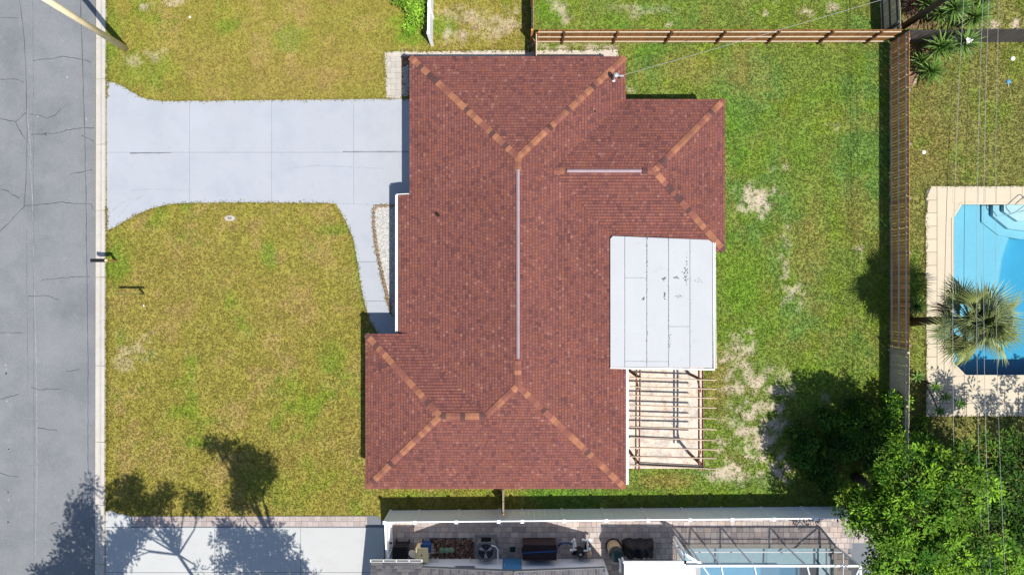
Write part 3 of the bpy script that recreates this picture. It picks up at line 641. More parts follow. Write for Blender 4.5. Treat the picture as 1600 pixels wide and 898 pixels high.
# white panel patio roof
pc = thing('patio_cover', 'flat white panel patio roof set against the brown house roof', 'patio roof', tuple(P(1034, 472)))
xs_ = [953.5,976.2,1010.6,1044.6,1078,1113.5]
def pz(px): return 2.98-(px-953)/160*.16
for i, (a, b) in enumerate(zip(xs_[:-1], xs_[1:])):
    za, zb = pz(a), pz(b); ytop = lambda px: 368.5+(px-953)/160*6.5
    A0, B0 = P(a+.35, ytop(a), za), P(b-.35, ytop(b), zb); A1, B1 = P(a+.35, 573.5, za), P(b-.35, 574.8, zb)
    if i == 0: top = [P(a+.2, 373, za), P(a+4, 368.6, za), B0, B1, A1]
    elif i == 4: top = [A0, P(b-6, ytop(b-6), zb), P(b-.2, 379, zb), B1, A1]
    else: top = [A0, B0, B1, A1]
    n = len(top); vs = [tuple(p) for p in top]+[(p.x, p.y, p.z-.08) for p in top]
    MB().add(vs, [tuple(range(n))[::-1], tuple(range(n, 2*n))] + [(i_, (i_+1)%n, n+(i_+1)%n, n+i_) for i_ in range(n)]).build('roof_panel', M_['white_roof'], pc)
MB().add([tuple(P(954.5,374,2.92)),tuple(P(1112,380,2.76)),tuple(P(1112,573.5,2.76)),tuple(P(954.5,572.5,2.92))], [(3,2,1,0)]).build('underlay', M_['steel_dark'], pc)
for (a, b, y) in ((976.5,1010.2,434), (1045,1077.5,510), (976.5,1010,564.3), (1012,1043,564.6)):
    p, q = P(a, y, pz(a)), P(b, y, pz(b)); MB().beam(p+Vector((0,0,.004)), q+Vector((0,0,.004)), .03, .006).build('seam_strip', M_['stain_pale'], pc)
def specks(cx, cy, sx, sy, n, r, m):
    mb = MB()
    for i in range(n):
        px, py = R.gauss(cx, sx), R.gauss(cy, sy); p = P(px, py, pz(px)+.004); a0 = R.uniform(0, 6); rr = R.uniform(*r)
        mb.add([(p.x+rr*R.uniform(.6,1.3)*math.cos(a0+k*1.05), p.y+rr*R.uniform(.6,1.3)*math.sin(a0+k*1.05), p.z) for k in range(6)], [(0,1,2,3,4,5)])
    mb.build('stain', M_[m], pc)['kind'] = 'stuff'
for a in ((1037,434,1.2,2.2,9,(.02,.06),'stain'),(1056,434,2.2,.8,8,(.02,.05),'stain'),(1071,430,1.6,7,26,(.015,.045),'stain'),(1073,420,.6,14,26,(.01,.03),'stain'),(1005,467,.8,1.5,6,(.02,.05),'stain'),(1038.5,463,.6,5,9,(.02,.05),'stain'),(1060,463,4,1.2,14,(.02,.05),'stain_pale'),(1045.5,530,.7,12,34,(.01,.035),'stain_pale'),(1047,533,1.6,5,16,(.01,.03),'stain'),(1079,478,.6,30,40,(.01,.03),'stain_pale'),(1010.6,480,.35,60,90,(.012,.03),'stain'),(1044.6,480,.35,60,80,(.01,.028),'stain'),(976.4,470,.3,60,60,(.008,.024),'stain_pale'),(1010.9,395,.4,14,40,(.012,.035),'stain'),(1091,439,4,2,12,(.02,.04),'stain_pale')): specks(*a)
p, q = P(1113.8,379,2.8), P(1115,575.5,2.8); gutter((p.x,p.y,2.84), (q.x,q.y,2.84), pc, side=-1)
p, q = P(953.5,574.2,2.95), P(1116,576.8,2.81); MB().beam(p, q, .07, .16).build('fascia', M_['white'], pc)
for (a, y) in ((1108,392),(1108,568)):
    p = P(a, y, 2.7); MB().box(p.x-.05, p.x+.05, p.y-.05, p.y+.05, 0, 2.7).build('post', M_['white'], pc)
struct(MB().prism(PL([(975,372),(1088,372),(1088,480),(1099,560),(1099,731),(975,731)]), .001, .07).build('patio', M_['patio']))

# pergola
pg = thing('pergola', 'open timber pergola over the peach patio beside the white patio roof', 'pergola', tuple(P(1040, 652)))
zb_ = 2.33
for px in (994.5, 1000.2, 1092, 1098): 
    a, b = P(px, 577.5, zb_), P(px-1.5*(px < 1050), 734, zb_); MB().beam(a, b, .045, .19).build('beam', M_['timber_dark'], pg)
wy = [589,603,616.5,632,649,665.5,682,698,712]; eyy = [593,607,621.5,636.5,653,670,687,701.5,715]
for a, b in zip(wy, eyy):
    p, q = P(984.5, a+.5, 2.5), P(1119, b+.5, 2.5); MB().beam(p, q, .042, .15).build('rafter', M_['timber'], pg)
p, q = P(984.5, 725.8, 2.5), P(1119, 732, 2.5); MB().beam(p, q, .042, .15).build('rafter', M_['timber'], pg)
p, q = P(1000, 723, 2.35), P(1096, 728, 2.35); MB().beam(p, q, .1, .15).build('tie_beam', M_['timber_grey'], pg)
for (px, py) in ((997.4,588.5),(996.4,722.5),(1095,592.5),(1095,724.5)):
    p = P(px, py, 2.33); MB().box(p.x-.055, p.x+.055, p.y-.055, p.y+.055, .0, 2.3).build('post', M_['timber_dark'], pg)
    sg = 1 if py < 650 else -1
    MB().beam((p.x, p.y-.07*sg, 1.7), (p.x, p.y-.62*sg, 2.28), .05, .1).build('brace', M_['timber_dark'], pg)

# ------------------------------------------------------------------ fences
def fence(name, label, p0, p1, h, side, pm, rm, postm, posts, pw=.135, gap=.008, rails=(.25, .92, 1.6), pside=1, cat='fence', thick=.018):
    p0 = Vector((*p0, 0)); p1 = Vector((*p1, 0)); d = (p1-p0).normalized(); q = Vector((-d.y, d.x, 0))*side; L_ = (p1-p0).length
    t = thing(name, label, cat, tuple((p0+p1)/2))
    me = MB().box(-pw/2, pw/2, -thick/2, thick/2, .03, h).mesh('picket', M_[pm]); n = int(L_/(pw+gap))
    for i in range(n):
        M = frame(p0+d*((i+.5)*L_/n), d) @ Matrix.Rotation(R.uniform(-.012,.012), 4, 'Y') @ Matrix.Translation((0, R.uniform(-.004,.004), R.uniform(-.025,.01)))
        inst('picket', me, t, M)
    cuts = [0]+[x*L_ for x in posts]+[L_]
    for z in rails:
        for a, b in zip(cuts[:-1], cuts[1:]):
            if b-a > .1: MB().beam(p0+d*(a+.01)+q*.035+Vector((0,0,z)), p0+d*(b-.01)+q*.035+Vector((0,0,z+R.uniform(-.01,.01))), .045, .09).build('rail', M_[rm], t)
    for x in posts:
        c = p0+d*(x*L_)+q*.062*pside; MB().beam(c, c+Vector((0,0,h-.05+R.uniform(-.04,.06))), .1, .1).build('post', M_[postm], t)
    return t
ptop = lambda x, y: P2(x, y, 1.83)
x0, x1 = ptop(841, 47), ptop(1412, 46.5)
fence('wooden_fence', 'honey brown board fence with three pale rails across the top of the back yard', x0, x1, 1.83, -1, 'fence_new', 'fence_rail', 'fence_post', [ (px-841)/571 for px in (882,966,1051,1135,1219,1303,1380)])
ex0, ex1 = ptop(1421, 48), ptop(1421.5, 545)
fence('wooden_fence', 'long brown slatted fence between the back yard and the right neighbour pool', ex0, ex1, 1.83, -1, 'fence_old', 'fence_old_rail', 'timber_grey', [(y-48)/497 for y in (60,140,225,310,395,478,540)], gap=.022, pside=-1)
fence('wooden_fence', 'weathered pale grey fence stretch running down under the big tree', ptop(1421.5,546), ptop(1419,800), 1.83, -1, 'fence_grey_pale', 'fence_old_rail', 'fence_grey_pale', [.02,.35,.68,.97], rails=(.3,1.6))
fence('wooden_fence', 'dark fence stretch above the corner where the two board fences meet', ptop(1408,44), ptop(1404,-60), 1.83, 1, 'fence_grey_pale', 'fence_grey', 'fence_grey', [.1,.9])
fence('wooden_fence', 'dark grey plain fence behind the yucca plants at the right edge', ptop(1424,47.5), ptop(1720,45), 1.83, 1, 'fence_grey', 'fence_grey', 'fence_grey', [.0,.28,.56,.84])
fence('wooden_fence', 'fence seen edge on above the house casting a black shadow strip', ptop(833.5,46), ptop(833,-70), 1.83, 1, 'fence_old', 'fence_rail', 'fence_old', [.0,.5,1])
fence('wooden_gate', 'short wooden gate closing the gap between fence corner and house', ptop(837.5,49), ptop(837.5,90), 1.7, 1, 'fence_new', 'fence_rail', 'fence_post', [.02,.97], cat='gate')
fence('wooden_gate', 'thin wooden gate seen edge on between house and white vinyl fence', ptop(787,765), ptop(787,806), 1.75, -1, 'fence_rail', 'fence_rail', 'fence_post', [.03,.95], cat='gate')
# white vinyl fence
vf = thing('vinyl_fence', 'long white vinyl panel fence along the bottom of the yard', 'fence', tuple(P(950, 796)))
postx = [601,648,713,779,816,881.5,947,1012.5,1078,1143.5,1209,1275,1340]
vy = lambda px: 815.6-(px-601)/700*6.2
pm_ = MB().box(-.065,.065,-.065,.065,0,1.86).mesh('post', M_['vinyl'])
cm_ = MB().add([(-.085,-.085,0),(.085,-.085,0),(.085,.085,0),(-.085,.085,0),(-.085,-.085,.03),(.085,-.085,.03),(.085,.085,.03),(-.085,.085,.03),(0,0,.08)], [(3,2,1,0),(0,1,5,4),(1,2,6,5),(2,3,7,6),(3,0,4,7),(4,5,8),(5,6,8),(6,7,8),(7,4,8)]).mesh('post_cap', M_['vinyl'])
vp = [P(px, vy(px), 1.83) for px in postx]; vd = (vp[-1]-vp[0]).normalized()
for p in vp:
    inst('post', pm_, vf, frame((p.x,p.y,0), vd)); inst('post_cap', cm_, vf, frame((p.x,p.y,1.862), vd))
for a, b in zip(vp[:-1], vp[1:]):
    a = Vector((a.x,a.y,0))+vd*.07; b = Vector((b.x,b.y,0))-vd*.07; n = max(3, int((b-a).length/.28)); q = Vector((-vd.y, vd.x, 0)); mb = MB()
    for i in range(n):                        # tongue and groove boards joined into one panel
        s0, s1 = a+(b-a)*(i/n)+vd*.004, a+(b-a)*((i+1)/n)-vd*.004; mb.beam((s0+s1)/2+Vector((0,0,.12)), (s0+s1)/2+Vector((0,0,1.72)), .03, (s1-s0).length, up=tuple(vd))
    mb.build('panel', M_['vinyl'], vf)
    for z in (.1, 1.76): MB().beam(a+Vector((0,0,z)), b+Vector((0,0,z)), .055, .13).build('rail', M_['vinyl'], vf)
vg = thing('vinyl_gate', 'white vinyl gate with diagonal brace at the left end of the white fence', 'gate', tuple(P(606, 840)))
ga = P(600.5, 818, 1.83); gb = P(603, 874, 1.83); ga.z = gb.z = 0; gd_ = (gb-ga).normalized(); gn = Vector((-gd_.y, gd_.x, 0))
n = 8
for i in range(n):
    c = ga+(gb-ga)*((i+.5)/n); MB().beam(c+Vector((0,0,.08)), c+Vector((0,0,1.78)), .03, (gb-ga).length/n-.008, up=tuple(gd_)).build('board', M_['vinyl'], vg)
for z in (.15, 1.75): MB().beam(ga+Vector((0,0,z))+gn*.045, gb+Vector((0,0,z))+gn*.045, .05, .1).build('rail', M_['vinyl'], vg)
MB().beam(ga+Vector((0,0,.2))+gn*.05, gb+Vector((0,0,1.7))+gn*.05, .05, .1).build('brace', M_['vinyl'], vg)
lp = ga+(gb-ga)*.68; MB().box(lp.x+.06, lp.x+.2, lp.y-.04, lp.y+.04, 1.05, 1.15).build('latch', M_['black'], vg)
for e in (gb+gd_*.08,): MB().box(e.x-.065, e.x+.065, e.y-.065, e.y+.065, 0, 1.86).build('post', M_['vinyl'], vg)
# white stub fence with hedge at the top
ws = thing('vinyl_fence', 'short white vinyl fence seen end on beside the green hedge', 'fence', tuple(P(680, 20)))
a, b = P(669.5, 52, 1.7), P(672, -80, 1.7); a.z = b.z = 0
for i in range(3):
    s0, s1 = a+(b-a)*(i/3), a+(b-a)*((i+1)/3); MB().beam(s0+Vector((0,0,.85)), s1+Vector((0,0,.85)), .05, 1.66).build('panel', M_['vinyl'], ws)
    MB().beam(s0+Vector((0,0,1.7)), s1+Vector((0,0,1.7)), .12, .07).build('rail', M_['vinyl'], ws)
    MB().box(s0.x-.075, s0.x+.075, s0.y-.075, s0.y+.075, 0, 1.78).build('post', M_['vinyl'], ws)

# ------------------------------------------------------------------ foliage builders
def leaf_mass(blobs, n_clump, per, size, cols, clump_r=.35, shell=.55, up=.5, flat=.55):
    """blobs: (x,y,z,rx,ry,rz). leaves in clumps spread through each blob; returns MB"""
    cen = []; 
    vol = np.array([b[3]*b[4] for b in blobs]); pr = vol/vol.sum()
    bi = NR.choice(len(blobs), n_clump, p=pr)
    d = NR.normal(size=(n_clump, 3)); d /= np.linalg.norm(d, axis=1)[:, None]; r = shell+(1-shell)*NR.rand(n_clump)**.6
    B = np.array(blobs); c = B[bi, :3]+d*B[bi, 3:]*r[:, None]
    cb = NR.uniform(.35, 1.45, n_clump); ch = NR.rand(n_clump)
    m = n_clump*per; ci = np.repeat(np.arange(n_clump), per)
    od = NR.normal(size=(m, 3)); od[:, 2] = np.abs(od[:, 2])*up+.1; od /= np.linalg.norm(od, axis=1)[:, None]
    base = c[ci]+od*clump_r*NR.uniform(.1, 1, m)[:, None]*np.array([1, 1, flat])
    ld = od*np.array([1, 1, .5])+NR.normal(size=(m, 3))*.35; ld /= np.linalg.norm(ld, axis=1)[:, None]
    sd_ = np.cross(ld, np.array([0, 0, 1])+NR.normal(size=(m, 3))*.35); sd_ /= np.linalg.norm(sd_, axis=1)[:, None]+1e-6
    ln = NR.uniform(.7, 1.2, m)[:, None]*size[0]; wd = NR.uniform(.7, 1.2, m)[:, None]*size[1]
    v = np.stack([base, base+ld*ln*.5+sd_*wd*.5, base+ld*ln, base+ld*ln*.5-sd_*wd*.5], 1).reshape(-1, 3)
    col = (np.array(cols[0])*(1-ch[ci])[:, None]+np.array(cols[1])*ch[ci][:, None])*cb[ci][:, None]*NR.uniform(.75, 1.25, m)[:, None]
    return v, col, m
def leaf_obj(name, parent, v, col, m, mt):
    org = np.array(ORG[parent.name]) if parent is not None else np.zeros(3)
    me = bpy.data.meshes.new(name); me.vertices.add(len(v)); me.vertices.foreach_set('co', (v-org).ravel())
    me.loops.add(4*m); me.loops.foreach_set('vertex_index', np.arange(4*m, dtype=np.int32)); me.polygons.add(m)
    me.polygons.foreach_set('loop_start', np.arange(0, 4*m, 4, dtype=np.int32)); me.update(calc_edges=True); me.materials.append(M_[mt])
    at = me.attributes.new('col', 'FLOAT_COLOR', 'FACE'); at.data.foreach_set('color', np.hstack([col, np.ones((m, 1))]).astype(np.float32).ravel())
    o = bpy.data.objects.new(name, me); link(o, parent); ORG[o.name] = Vector(org); return o
LG = [A(40,96,14,1.75), A(146,192,50,1.6)]; LD = [A(46,92,22,1.8), A(104,146,44,1.8)]
def tree(label, base, blobs, trunk_r, n_clump, per, size, cols=LG, group=None, fork=.45, **kw):
    t = thing('tree', label, 'tree', (base[0], base[1], 0), group)
    cz = min(b[2] for b in blobs); top = Vector((sum(b[0] for b in blobs)/len(blobs), sum(b[1] for b in blobs)/len(blobs), cz))
    b0 = Vector((base[0], base[1], 0)); f = b0.lerp(top, fork); f.z = max(f.z, cz*fork)
    MB().tube([b0-Vector((0,0,.1)), b0.lerp(f, .5)+Vector((R.uniform(-.1,.1), R.uniform(-.1,.1), 0)), f], [trunk_r*1.3, trunk_r, trunk_r*.8], 10).build('trunk', M_['bark'], t, True)
    for b in blobs:
        e = Vector(b[:3]); m1 = f.lerp(e, .5)+Vector((R.uniform(-.4,.4), R.uniform(-.4,.4), R.uniform(0,.5))); mb = MB()
        mb.tube([f, m1, e], [trunk_r*.6, trunk_r*.38, trunk_r*.15], 7)
        for k in range(6):
            s_ = m1.lerp(e, R.uniform(.1, 1)); q = e+Vector((R.uniform(-1,1)*b[3], R.uniform(-1,1)*b[4], R.uniform(-.5,.8)*b[5]))*.8; mb.tube([s_, s_.lerp(q, .5)+Vector((0,0,.1)), q], [trunk_r*.2, trunk_r*.12, trunk_r*.05], 5)
        mb.build('limb', M_['bark'], t, True)
    v, c, m = leaf_mass(blobs, n_clump, per, size, cols, **kw); leaf_obj('crown', t, v, c, m, 'leaf')
    return t
def EB(px, py, h, r, rz=None): p = P(px, py, h); return (p.x, p.y, h, r, r, rz or r*.7)

tree('large glossy green tree covering the lower right fence corner', P2(1336, 744), [EB(1420,745,6.2,1.5), EB(1370,800,5.6,1.4,.9), EB(1440,820,6.8,1.9), EB(1500,760,6.6,1.6), EB(1490,860,6.6,1.9), EB(1410,880,6.2,1.6), EB(1340,790,5.0,1.0,.6), EB(1545,880,6.4,1.4), EB(1395,905,5.2,1.2), EB(1455,715,5.8,1.0)],
     .2, 620, 44, (.2, .085), clump_r=.36, shell=.4)
tree('darker bushy tree at the right edge behind the power lines', P2(1462, 738), [EB(1585,770,5.2,1.7), EB(1560,830,5.2,1.6), EB(1610,880,5.4,1.9), EB(1550,720,4.6,1.2), EB(1615,700,4.8,1.2)], .18, 380, 40, (.2, .08), LD, clump_r=.36, shell=.4)
tree('tree beyond the right edge shading the pool deck', P2(1600, 715), [(26.6,-8.6,5.2,1.8,1.6,1.1),(28.6,-8.3,5.6,2,1.7,1.2),(30.6,-8.6,5.8,2,1.8,1.2),(29.3,-10.3,6,2,1.7,1.2)], .17, 150, 22, (.24, .09), LD)
# trees below the frame whose shade falls on the road, the drive and the lawn
def SB(px, py, h, r, rz=None):                      # crown blob at height h above the point whose shade is at a pixel
    p = P(px, py); return (p.x+.313*h, p.y-.378*h, h, r, r, rz or r*.8)
tree('street tree below the frame shading the road edge', (-17.2, -19.2), [SB(140,765,11,.55), SB(122,790,10.7,.6), SB(136,815,10,.95), SB(118,845,9.5,.9), SB(140,872,9.0,1.2), SB(105,888,8.6,1.1), SB(75,905,8.2,.9), SB(150,910,8.3,1.3)], .1, 250, 26, (.26, .08), fork=.82, clump_r=.38, shell=.15, flat=.9)
tree('tree below the frame shading the left corner of the front lawn', (-13.5, -20.2), [SB(203,762,11.2,.75), SB(182,780,11,.6), SB(215,785,11,.8), SB(258,772,11,.55), SB(292,775,10.8,.4), SB(245,788,10.6,.7), SB(310,792,10.4,.6), SB(215,830,9.8,.7), SB(192,850,9.4,.9), SB(268,835,9.6,.6), SB(230,800,10,.6), SB(182,880,9,.9), SB(310,885,8.8,.4)], .1, 230, 24, (.26, .08), fork=.82, clump_r=.36, shell=.15, flat=.9)
tree('tall tree below the frame shading the middle of the front lawn', (-8.6, -19.4), [SB(335,696,11.6,.6), SB(352,706,11.5,.6), SB(380,705,11.5,.6), SB(388,728,11.3,1.0), SB(392,755,11,1.2), SB(372,745,11,.7), SB(415,730,11.2,.75), SB(372,790,10.8,.5), SB(360,840,9.6,.9), SB(392,850,9.4,1.2), SB(352,880,9,.6), SB(430,845,9.4,1.0), SB(432,885,8.8,1.5), SB(395,892,8.7,1.3), SB(470,893,8.6,.8)], .11, 400, 26, (.26, .08), fork=.82, clump_r=.36, shell=.15, flat=.9)
# hedge and small shrubs
def shrub(name, label, cat, base, blobs, n, per, size, cols, group=None, **kw):
    t = thing(name, label, cat, (base[0], base[1], 0), group)
    mb = MB()
    for b in blobs: mb.tube([(base[0], base[1], 0), ((base[0]+b[0])/2, (base[1]+b[1])/2, b[2]*.6), b[:3]], [.04,.03,.015], 6)
    mb.build('stem', M_['bark'], t)
    v, c, m = leaf_mass(blobs, n, per, size, cols, **kw); leaf_obj('foliage', t, v, c, m, 'leaf'); return t
shrub('hedge', 'bright green hedge along the short white fence at the top', 'hedge', P2(655, 15), [EB(640,-20,1.0,.8,.5), EB(650,5,.9,.6,.5), EB(654,26,.75,.42,.4), EB(645,8,.8,.5,.4), EB(642,44,.25,.35,.2), EB(628,-5,.6,.5,.4)], 240, 22, (.14,.06), [A(110,160,40,1.4), A(160,196,70,1.4)], clump_r=.2)
shrub('bush', 'low dark bush in the tree shade beside the lower back fence', 'bush', P2(1385, 668), [EB(1392,665,1.2,1.0,.5), EB(1365,650,1.0,.8,.5), EB(1400,630,1.1,.6,.5), EB(1340,655,.7,.7,.4), EB(1405,690,1.2,.8,.5)], 150, 24, (.2,.08), LG, clump_r=.3)
shrub('bush', 'wide dark leafy undergrowth in the tree shade at the yard corner', 'bush', P2(1320, 700), [EB(1292,655,.7,.6,.4), EB(1315,690,.9,.9,.5), EB(1262,690,.5,.6,.35), EB(1245,672,.4,.35,.25), EB(1250,715,.45,.45,.25), EB(1350,680,1.0,.9,.5), EB(1282,735,.5,.6,.35), EB(1375,720,1.0,.8,.5), EB(1335,640,.6,.5,.35), EB(1300,760,.5,.5,.3)], 330, 24, (.2,.09), LD, clump_r=.32)
shrub('bush', 'low shaded bush between the grey fence and pool deck corner', 'bush', P2(1440, 690), [EB(1450,700,1.0,.6,.4), EB(1462,720,1.1,.7,.4), EB(1436,660,.7,.4,.3), EB(1500,700,.8,.5,.4)], 110, 22, (.18,.07), LG, clump_r=.25)

# palm
pt = thing('palm_tree', 'fan palm leaning over the corner of the blue pool', 'palm', tuple(P(1425, 500)))
b0 = P(1424, 503); b1 = P(1514, 500, 4.3); MB().tube([b0, b0.lerp(b1, .35)+Vector((.02,.05,0)), b0.lerp(b1, .7), b1], [.24, .2, .18, .2], 12).build('trunk', M_['bark'], pt, True)
def fan_mesh(seed, mt='palm'):
    rr = random.Random(seed); mb = MB(); L0 = .75
    mb.beam((0,0,0), (L0,0,.06), .035, .02)
    for k in range(27):
        a = (k-13)/13*1.75; ln = (.85-.3*abs(a)/1.75)*rr.uniform(.88, 1.1); dr = rr.uniform(.1, .34); o = Vector((L0-.05, 0, .06)); d = Vector((math.cos(a), math.sin(a), 0)); p = Vector((-d.y, d.x, 0))
        m_ = o+d*ln*.5+Vector((0,0,.05-dr*.15)); e = o+d*ln+Vector((rr.uniform(-.04,.04), 0, -dr)); wd = .034
        mb.add([o-p*.012, o+p*.012, m_+p*wd*.55+Vector((0,0,-.02)), m_-p*wd*.55+Vector((0,0,-.02)), m_+Vector((0,0,.015)), e], [(0,4,3),(0,1,4),(1,2,4),(3,4,5),(4,2,5)])
    return mb.mesh('frond', M_[mt])
fms = [fan_mesh(k) for k in range(3)]+[fan_mesh(k+9, 'palm_pale') for k in range(2)]+[fan_mesh(21, 'palm_dry')]
for i in range(64):
    az = i*2.39996+R.uniform(-.35,.35); el = 1.5-2.15*(i/64)**.9+R.uniform(-.25,.25); d = Vector((math.cos(az)*math.cos(el), math.sin(az)*math.cos(el), math.sin(el)))
    s_ = R.uniform(.9, 1.6)
    M = frame(b1+Vector((0,0,.15))+d*.1, d, (0,0,1)) @ Matrix.Rotation(R.uniform(-1.0,1.0), 4, 'X') @ Matrix.Diagonal((s_, s_, s_, 1)); inst('frond', fms[5] if (i > 46 and math.cos(az) < -.2 and R.random() < .6) else R.choice(fms[:5]), pt, M)
for i in range(18):
    az = i*2.39996; el = 1.45-.9*i/18; d = Vector((math.cos(az)*math.cos(el), math.sin(az)*math.cos(el), math.sin(el))); s_ = R.uniform(.55, .8)
    inst('frond', R.choice(fms[:5]), pt, frame(b1+Vector((0,0,.25)), d) @ Matrix.Rotation(R.uniform(-.8,.8), 4, 'X') @ Matrix.Diagonal((s_, s_, s_, 1)))
# yuccas
def blade_mesh(m, ln=.64, wd=.058):
    mb = MB(); vs = []
    for t, w_, z in ((0,.5,0),(.3,1,.03),(.65,.8,.02),(1,.02,-.06)): vs += [(ln*t, -wd*w_/2, z+.01), (ln*t, 0, z), (ln*t, wd*w_/2, z+.01)]
    for i in range(3): mb.add(vs[i*3:i*3+6], [(0,3,4,1),(1,4,5,2)])
    return mb.mesh('leaf', M_[m])
bl = {m: blade_mesh(m) for m in ('yucca', 'yucca_dark')}
def yucca(label, px, py, h, s_, m='yucca', n=58, flower=False, group='yucca plants by the right fence'):
    p = P(px, py, h); t = thing('yucca', label, 'yucca', (p.x, p.y, 0), group)
    MB().tube([(p.x, p.y, 0), (p.x+R.uniform(-.05,.05), p.y+R.uniform(-.05,.05), h*.6), p], [.08, .07, .06], 7).build('trunk', M_['bark'], t)
    for i in range(n):
        az = i*2.39996; el = 1.25-1.45*(i/n)+R.uniform(-.12,.12); d = Vector((math.cos(az)*math.cos(el), math.sin(az)*math.cos(el), math.sin(el))); k = s_*1.3*R.uniform(.75, 1.15)
        inst('leaf', bl[m], t, frame(p+d*.04, d) @ Matrix.Diagonal((k, k, k, 1)))
    if flower:
        mb = MB()
        for i in range(26): mb.lathe(p+Vector((R.uniform(-.14,.14), R.uniform(-.1,.1), .2+R.uniform(0,.35))), [(.015,0),(.05,.03),(.03,.07)], 6)
        mb.build('flower', M_['pvc'], t)['kind'] = 'stuff'
for a in (('bright green yucca alone at the lower edge of the plant bed', 1452, 112, .5, 1.1), ('small yucca half hidden under the fence shadow', 1437, 96, .35, .8), ('yucca with drooping shaded leaves against the grey fence', 1468, 75, 1.3, 1.15), ('tall yucca carrying a white flower cluster in front of the grey fence', 1504, 68, 1.7, 1.2, 'yucca', 60, True),
          ('yucca rosette beside the bare soil behind the grey fence', 1520, 28, 1.2, 1.2), ('dark red leaved yucca next to the utility pole', 1424, 8, .5, .9, 'yucca_dark'), ('green yucca directly behind the utility pole', 1445, 8, .7, 1.0), ('yucca at the top edge under the lowest cables', 1490, 14, 1.5, 1.15), ('yucca cut by the top edge near the lawn', 1532, 2, 1.2, 1.0), ('shaded yucca between pole and flowering yucca', 1468, 22, 1.0, 1.0), ('little yucca at the foot of the palm trunk', 1430, 478, .35, .75)): yucca(*a)
struct(MB().prism(PL([(1412,-20),(1445,-20),(1540,-20),(1500,20),(1470,44),(1413,44)]), .001, .012).build('mulch_bed', M_['mulch']))
struct(MB().prism(PL([(1400,70),(1450,72),(1455,92),(1440,100),(1425,135),(1400,140)]), .001, .012).build('mulch_bed', M_['mulch']))
# plumeria with small rosettes by the pool deck
pl = thing('plumeria', 'young plumeria with leaf rosettes on bare branches at the pool deck corner', 'shrub', tuple(P(1455, 610)))
pb = P(1440, 592); rz = [(1460,604,1.0),(1475,620,1.1),(1499,630,1.4),(1466,642,1.0),(1433,588,.5)]
mb = MB()
for (x, y, h) in rz: e = P(x, y, h); mb.tube([pb, pb.lerp(e, .5)+Vector((0,0,.2)), e], [.045,.035,.025], 7)
mb.build('branch', M_['bark'], pl)
for (x, y, h) in rz:
    e = P(x, y, h)
    for i in range(14):
        az = i*2.4; el = .9-1.0*i/14; d = Vector((math.cos(az)*math.cos(el), math.sin(az)*math.cos(el), math.sin(el))); inst('leaf', bl['yucca'], pl, frame(e, d) @ Matrix.Diagonal((.62, 1.7, .6, 1)))

# ------------------------------------------------------------------ right neighbour pool
def ring(poly_in, x0, x1, y0, y1): pass
deck = thing('pool_deck', 'cream concrete pool deck', 'deck', tuple(P(1550, 300))); deck['kind'] = 'structure'
def dslab(poly, z=.06): MB().prism(poly, .003, z).build('slab', M_['pool_deck'], deck)
g = .35
ys_ = [291,313,333,353.5,374,394,414.5,435,455,476,496,516,537,557,577,597,608]
for a, b in zip(ys_[:-1], ys_[1:]):
    j = R.uniform(-1.2, 1.2); dslab(PL([(1446.5+j+(6 if a < 300 else 0)+(2 if a < 320 else 0), a+g), (1463-g, a+g), (1463-g, b-g), (1446+j, b-g)]))
dslab(PL([(1463+g,291+g),(1487,291+g),(1487,341),(1487,608-g),(1463+g,608-g)]), .062)
nx_ = [1487,1527.5,1538,1556,1578,1596,1640,1720]
for a, b in zip(nx_[:-1], nx_[1:]): dslab(PL([(a+.2,291+R.uniform(-.6,.6)),(b-.2,291+R.uniform(-.6,.6)),(b-.2,318),(a+.2,318)]), .06)
dslab(PL([(1487,318.2),(1501,318.2),(1487,341)]), .061); dslab(PL([(1487,567),(1507,587),(1487,587)]), .061)
dslab(PL([(1487+.3,587.2),(1720,587.2),(1720,608-g),(1487.3,608-g)]), .061)
for y0_, y1_ in ((608,629.5),(629.5,650)):
    for a, b in zip([1446,1463,1487,1509,1530,1547,1568,1590,1612,1640,1680], [1463,1487,1509,1530,1547,1568,1590,1612,1640,1680,1720]): dslab(PL([(a+g,y0_+g),(b-g,y0_+g),(b-g,y1_-g),(a+g,y1_-g)]), .06+R.uniform(-.003,.003))
struct(MB().prism(PL([(1447.5,295),(1486,293),(1486,649),(1447.5,649)]), -.05, .03).build('deck_base', M_['joint']))
struct(MB().prism(PL([(1486.5,588),(1720,588),(1720,649),(1486.5,649)]), -.05, .03).build('deck_base', M_['joint']))
struct(MB().prism(PL([(1486.5,293),(1720,293),(1720,317.5),(1486.5,317.5)]), -.05, .03).build('deck_base', M_['joint']))
pool = thing('swimming_pool', 'blue swimming pool with corner steps inside the cream deck', 'pool', tuple(P(1580, 450)))
# basin: floor heightfield + walls + coping
xs2 = np.linspace(P(1487,0).x, P(1680,0).x, 40); ys2 = np.linspace(P(0,318).y, P(0,587).y, 50); Xg, Yg = np.meshgrid(xs2, ys2); pxg = Xg/S+800; pyg = 449-Yg/S
bound = np.interp(pyg, [318,370,400,440,480,520,560,587], [1612,1596,1586,1580,1568,1552,1520,1488]); dep = .85+.8*sm(-3, 26, pxg-bound+4)
v = np.stack([Xg.ravel(), Yg.ravel(), -dep.ravel()], 1); a = (np.arange(49)[:, None]*40+np.arange(39)[None]).ravel(); fl = MB(); fl.add(v.tolist(), np.stack([a, a+40, a+41, a+1], 1).tolist()); fl.build('floor', M_['plaster'], pool, True)
wmb = MB(); n = len(pool_poly)
for i in range(n):
    (ax, ay), (bx, by) = pool_poly[i], pool_poly[(i+1) % n]; wmb.add([(ax,ay,-3),(bx,by,-3),(bx,by,.02),(ax,ay,.02)], [(0,1,2,3)])
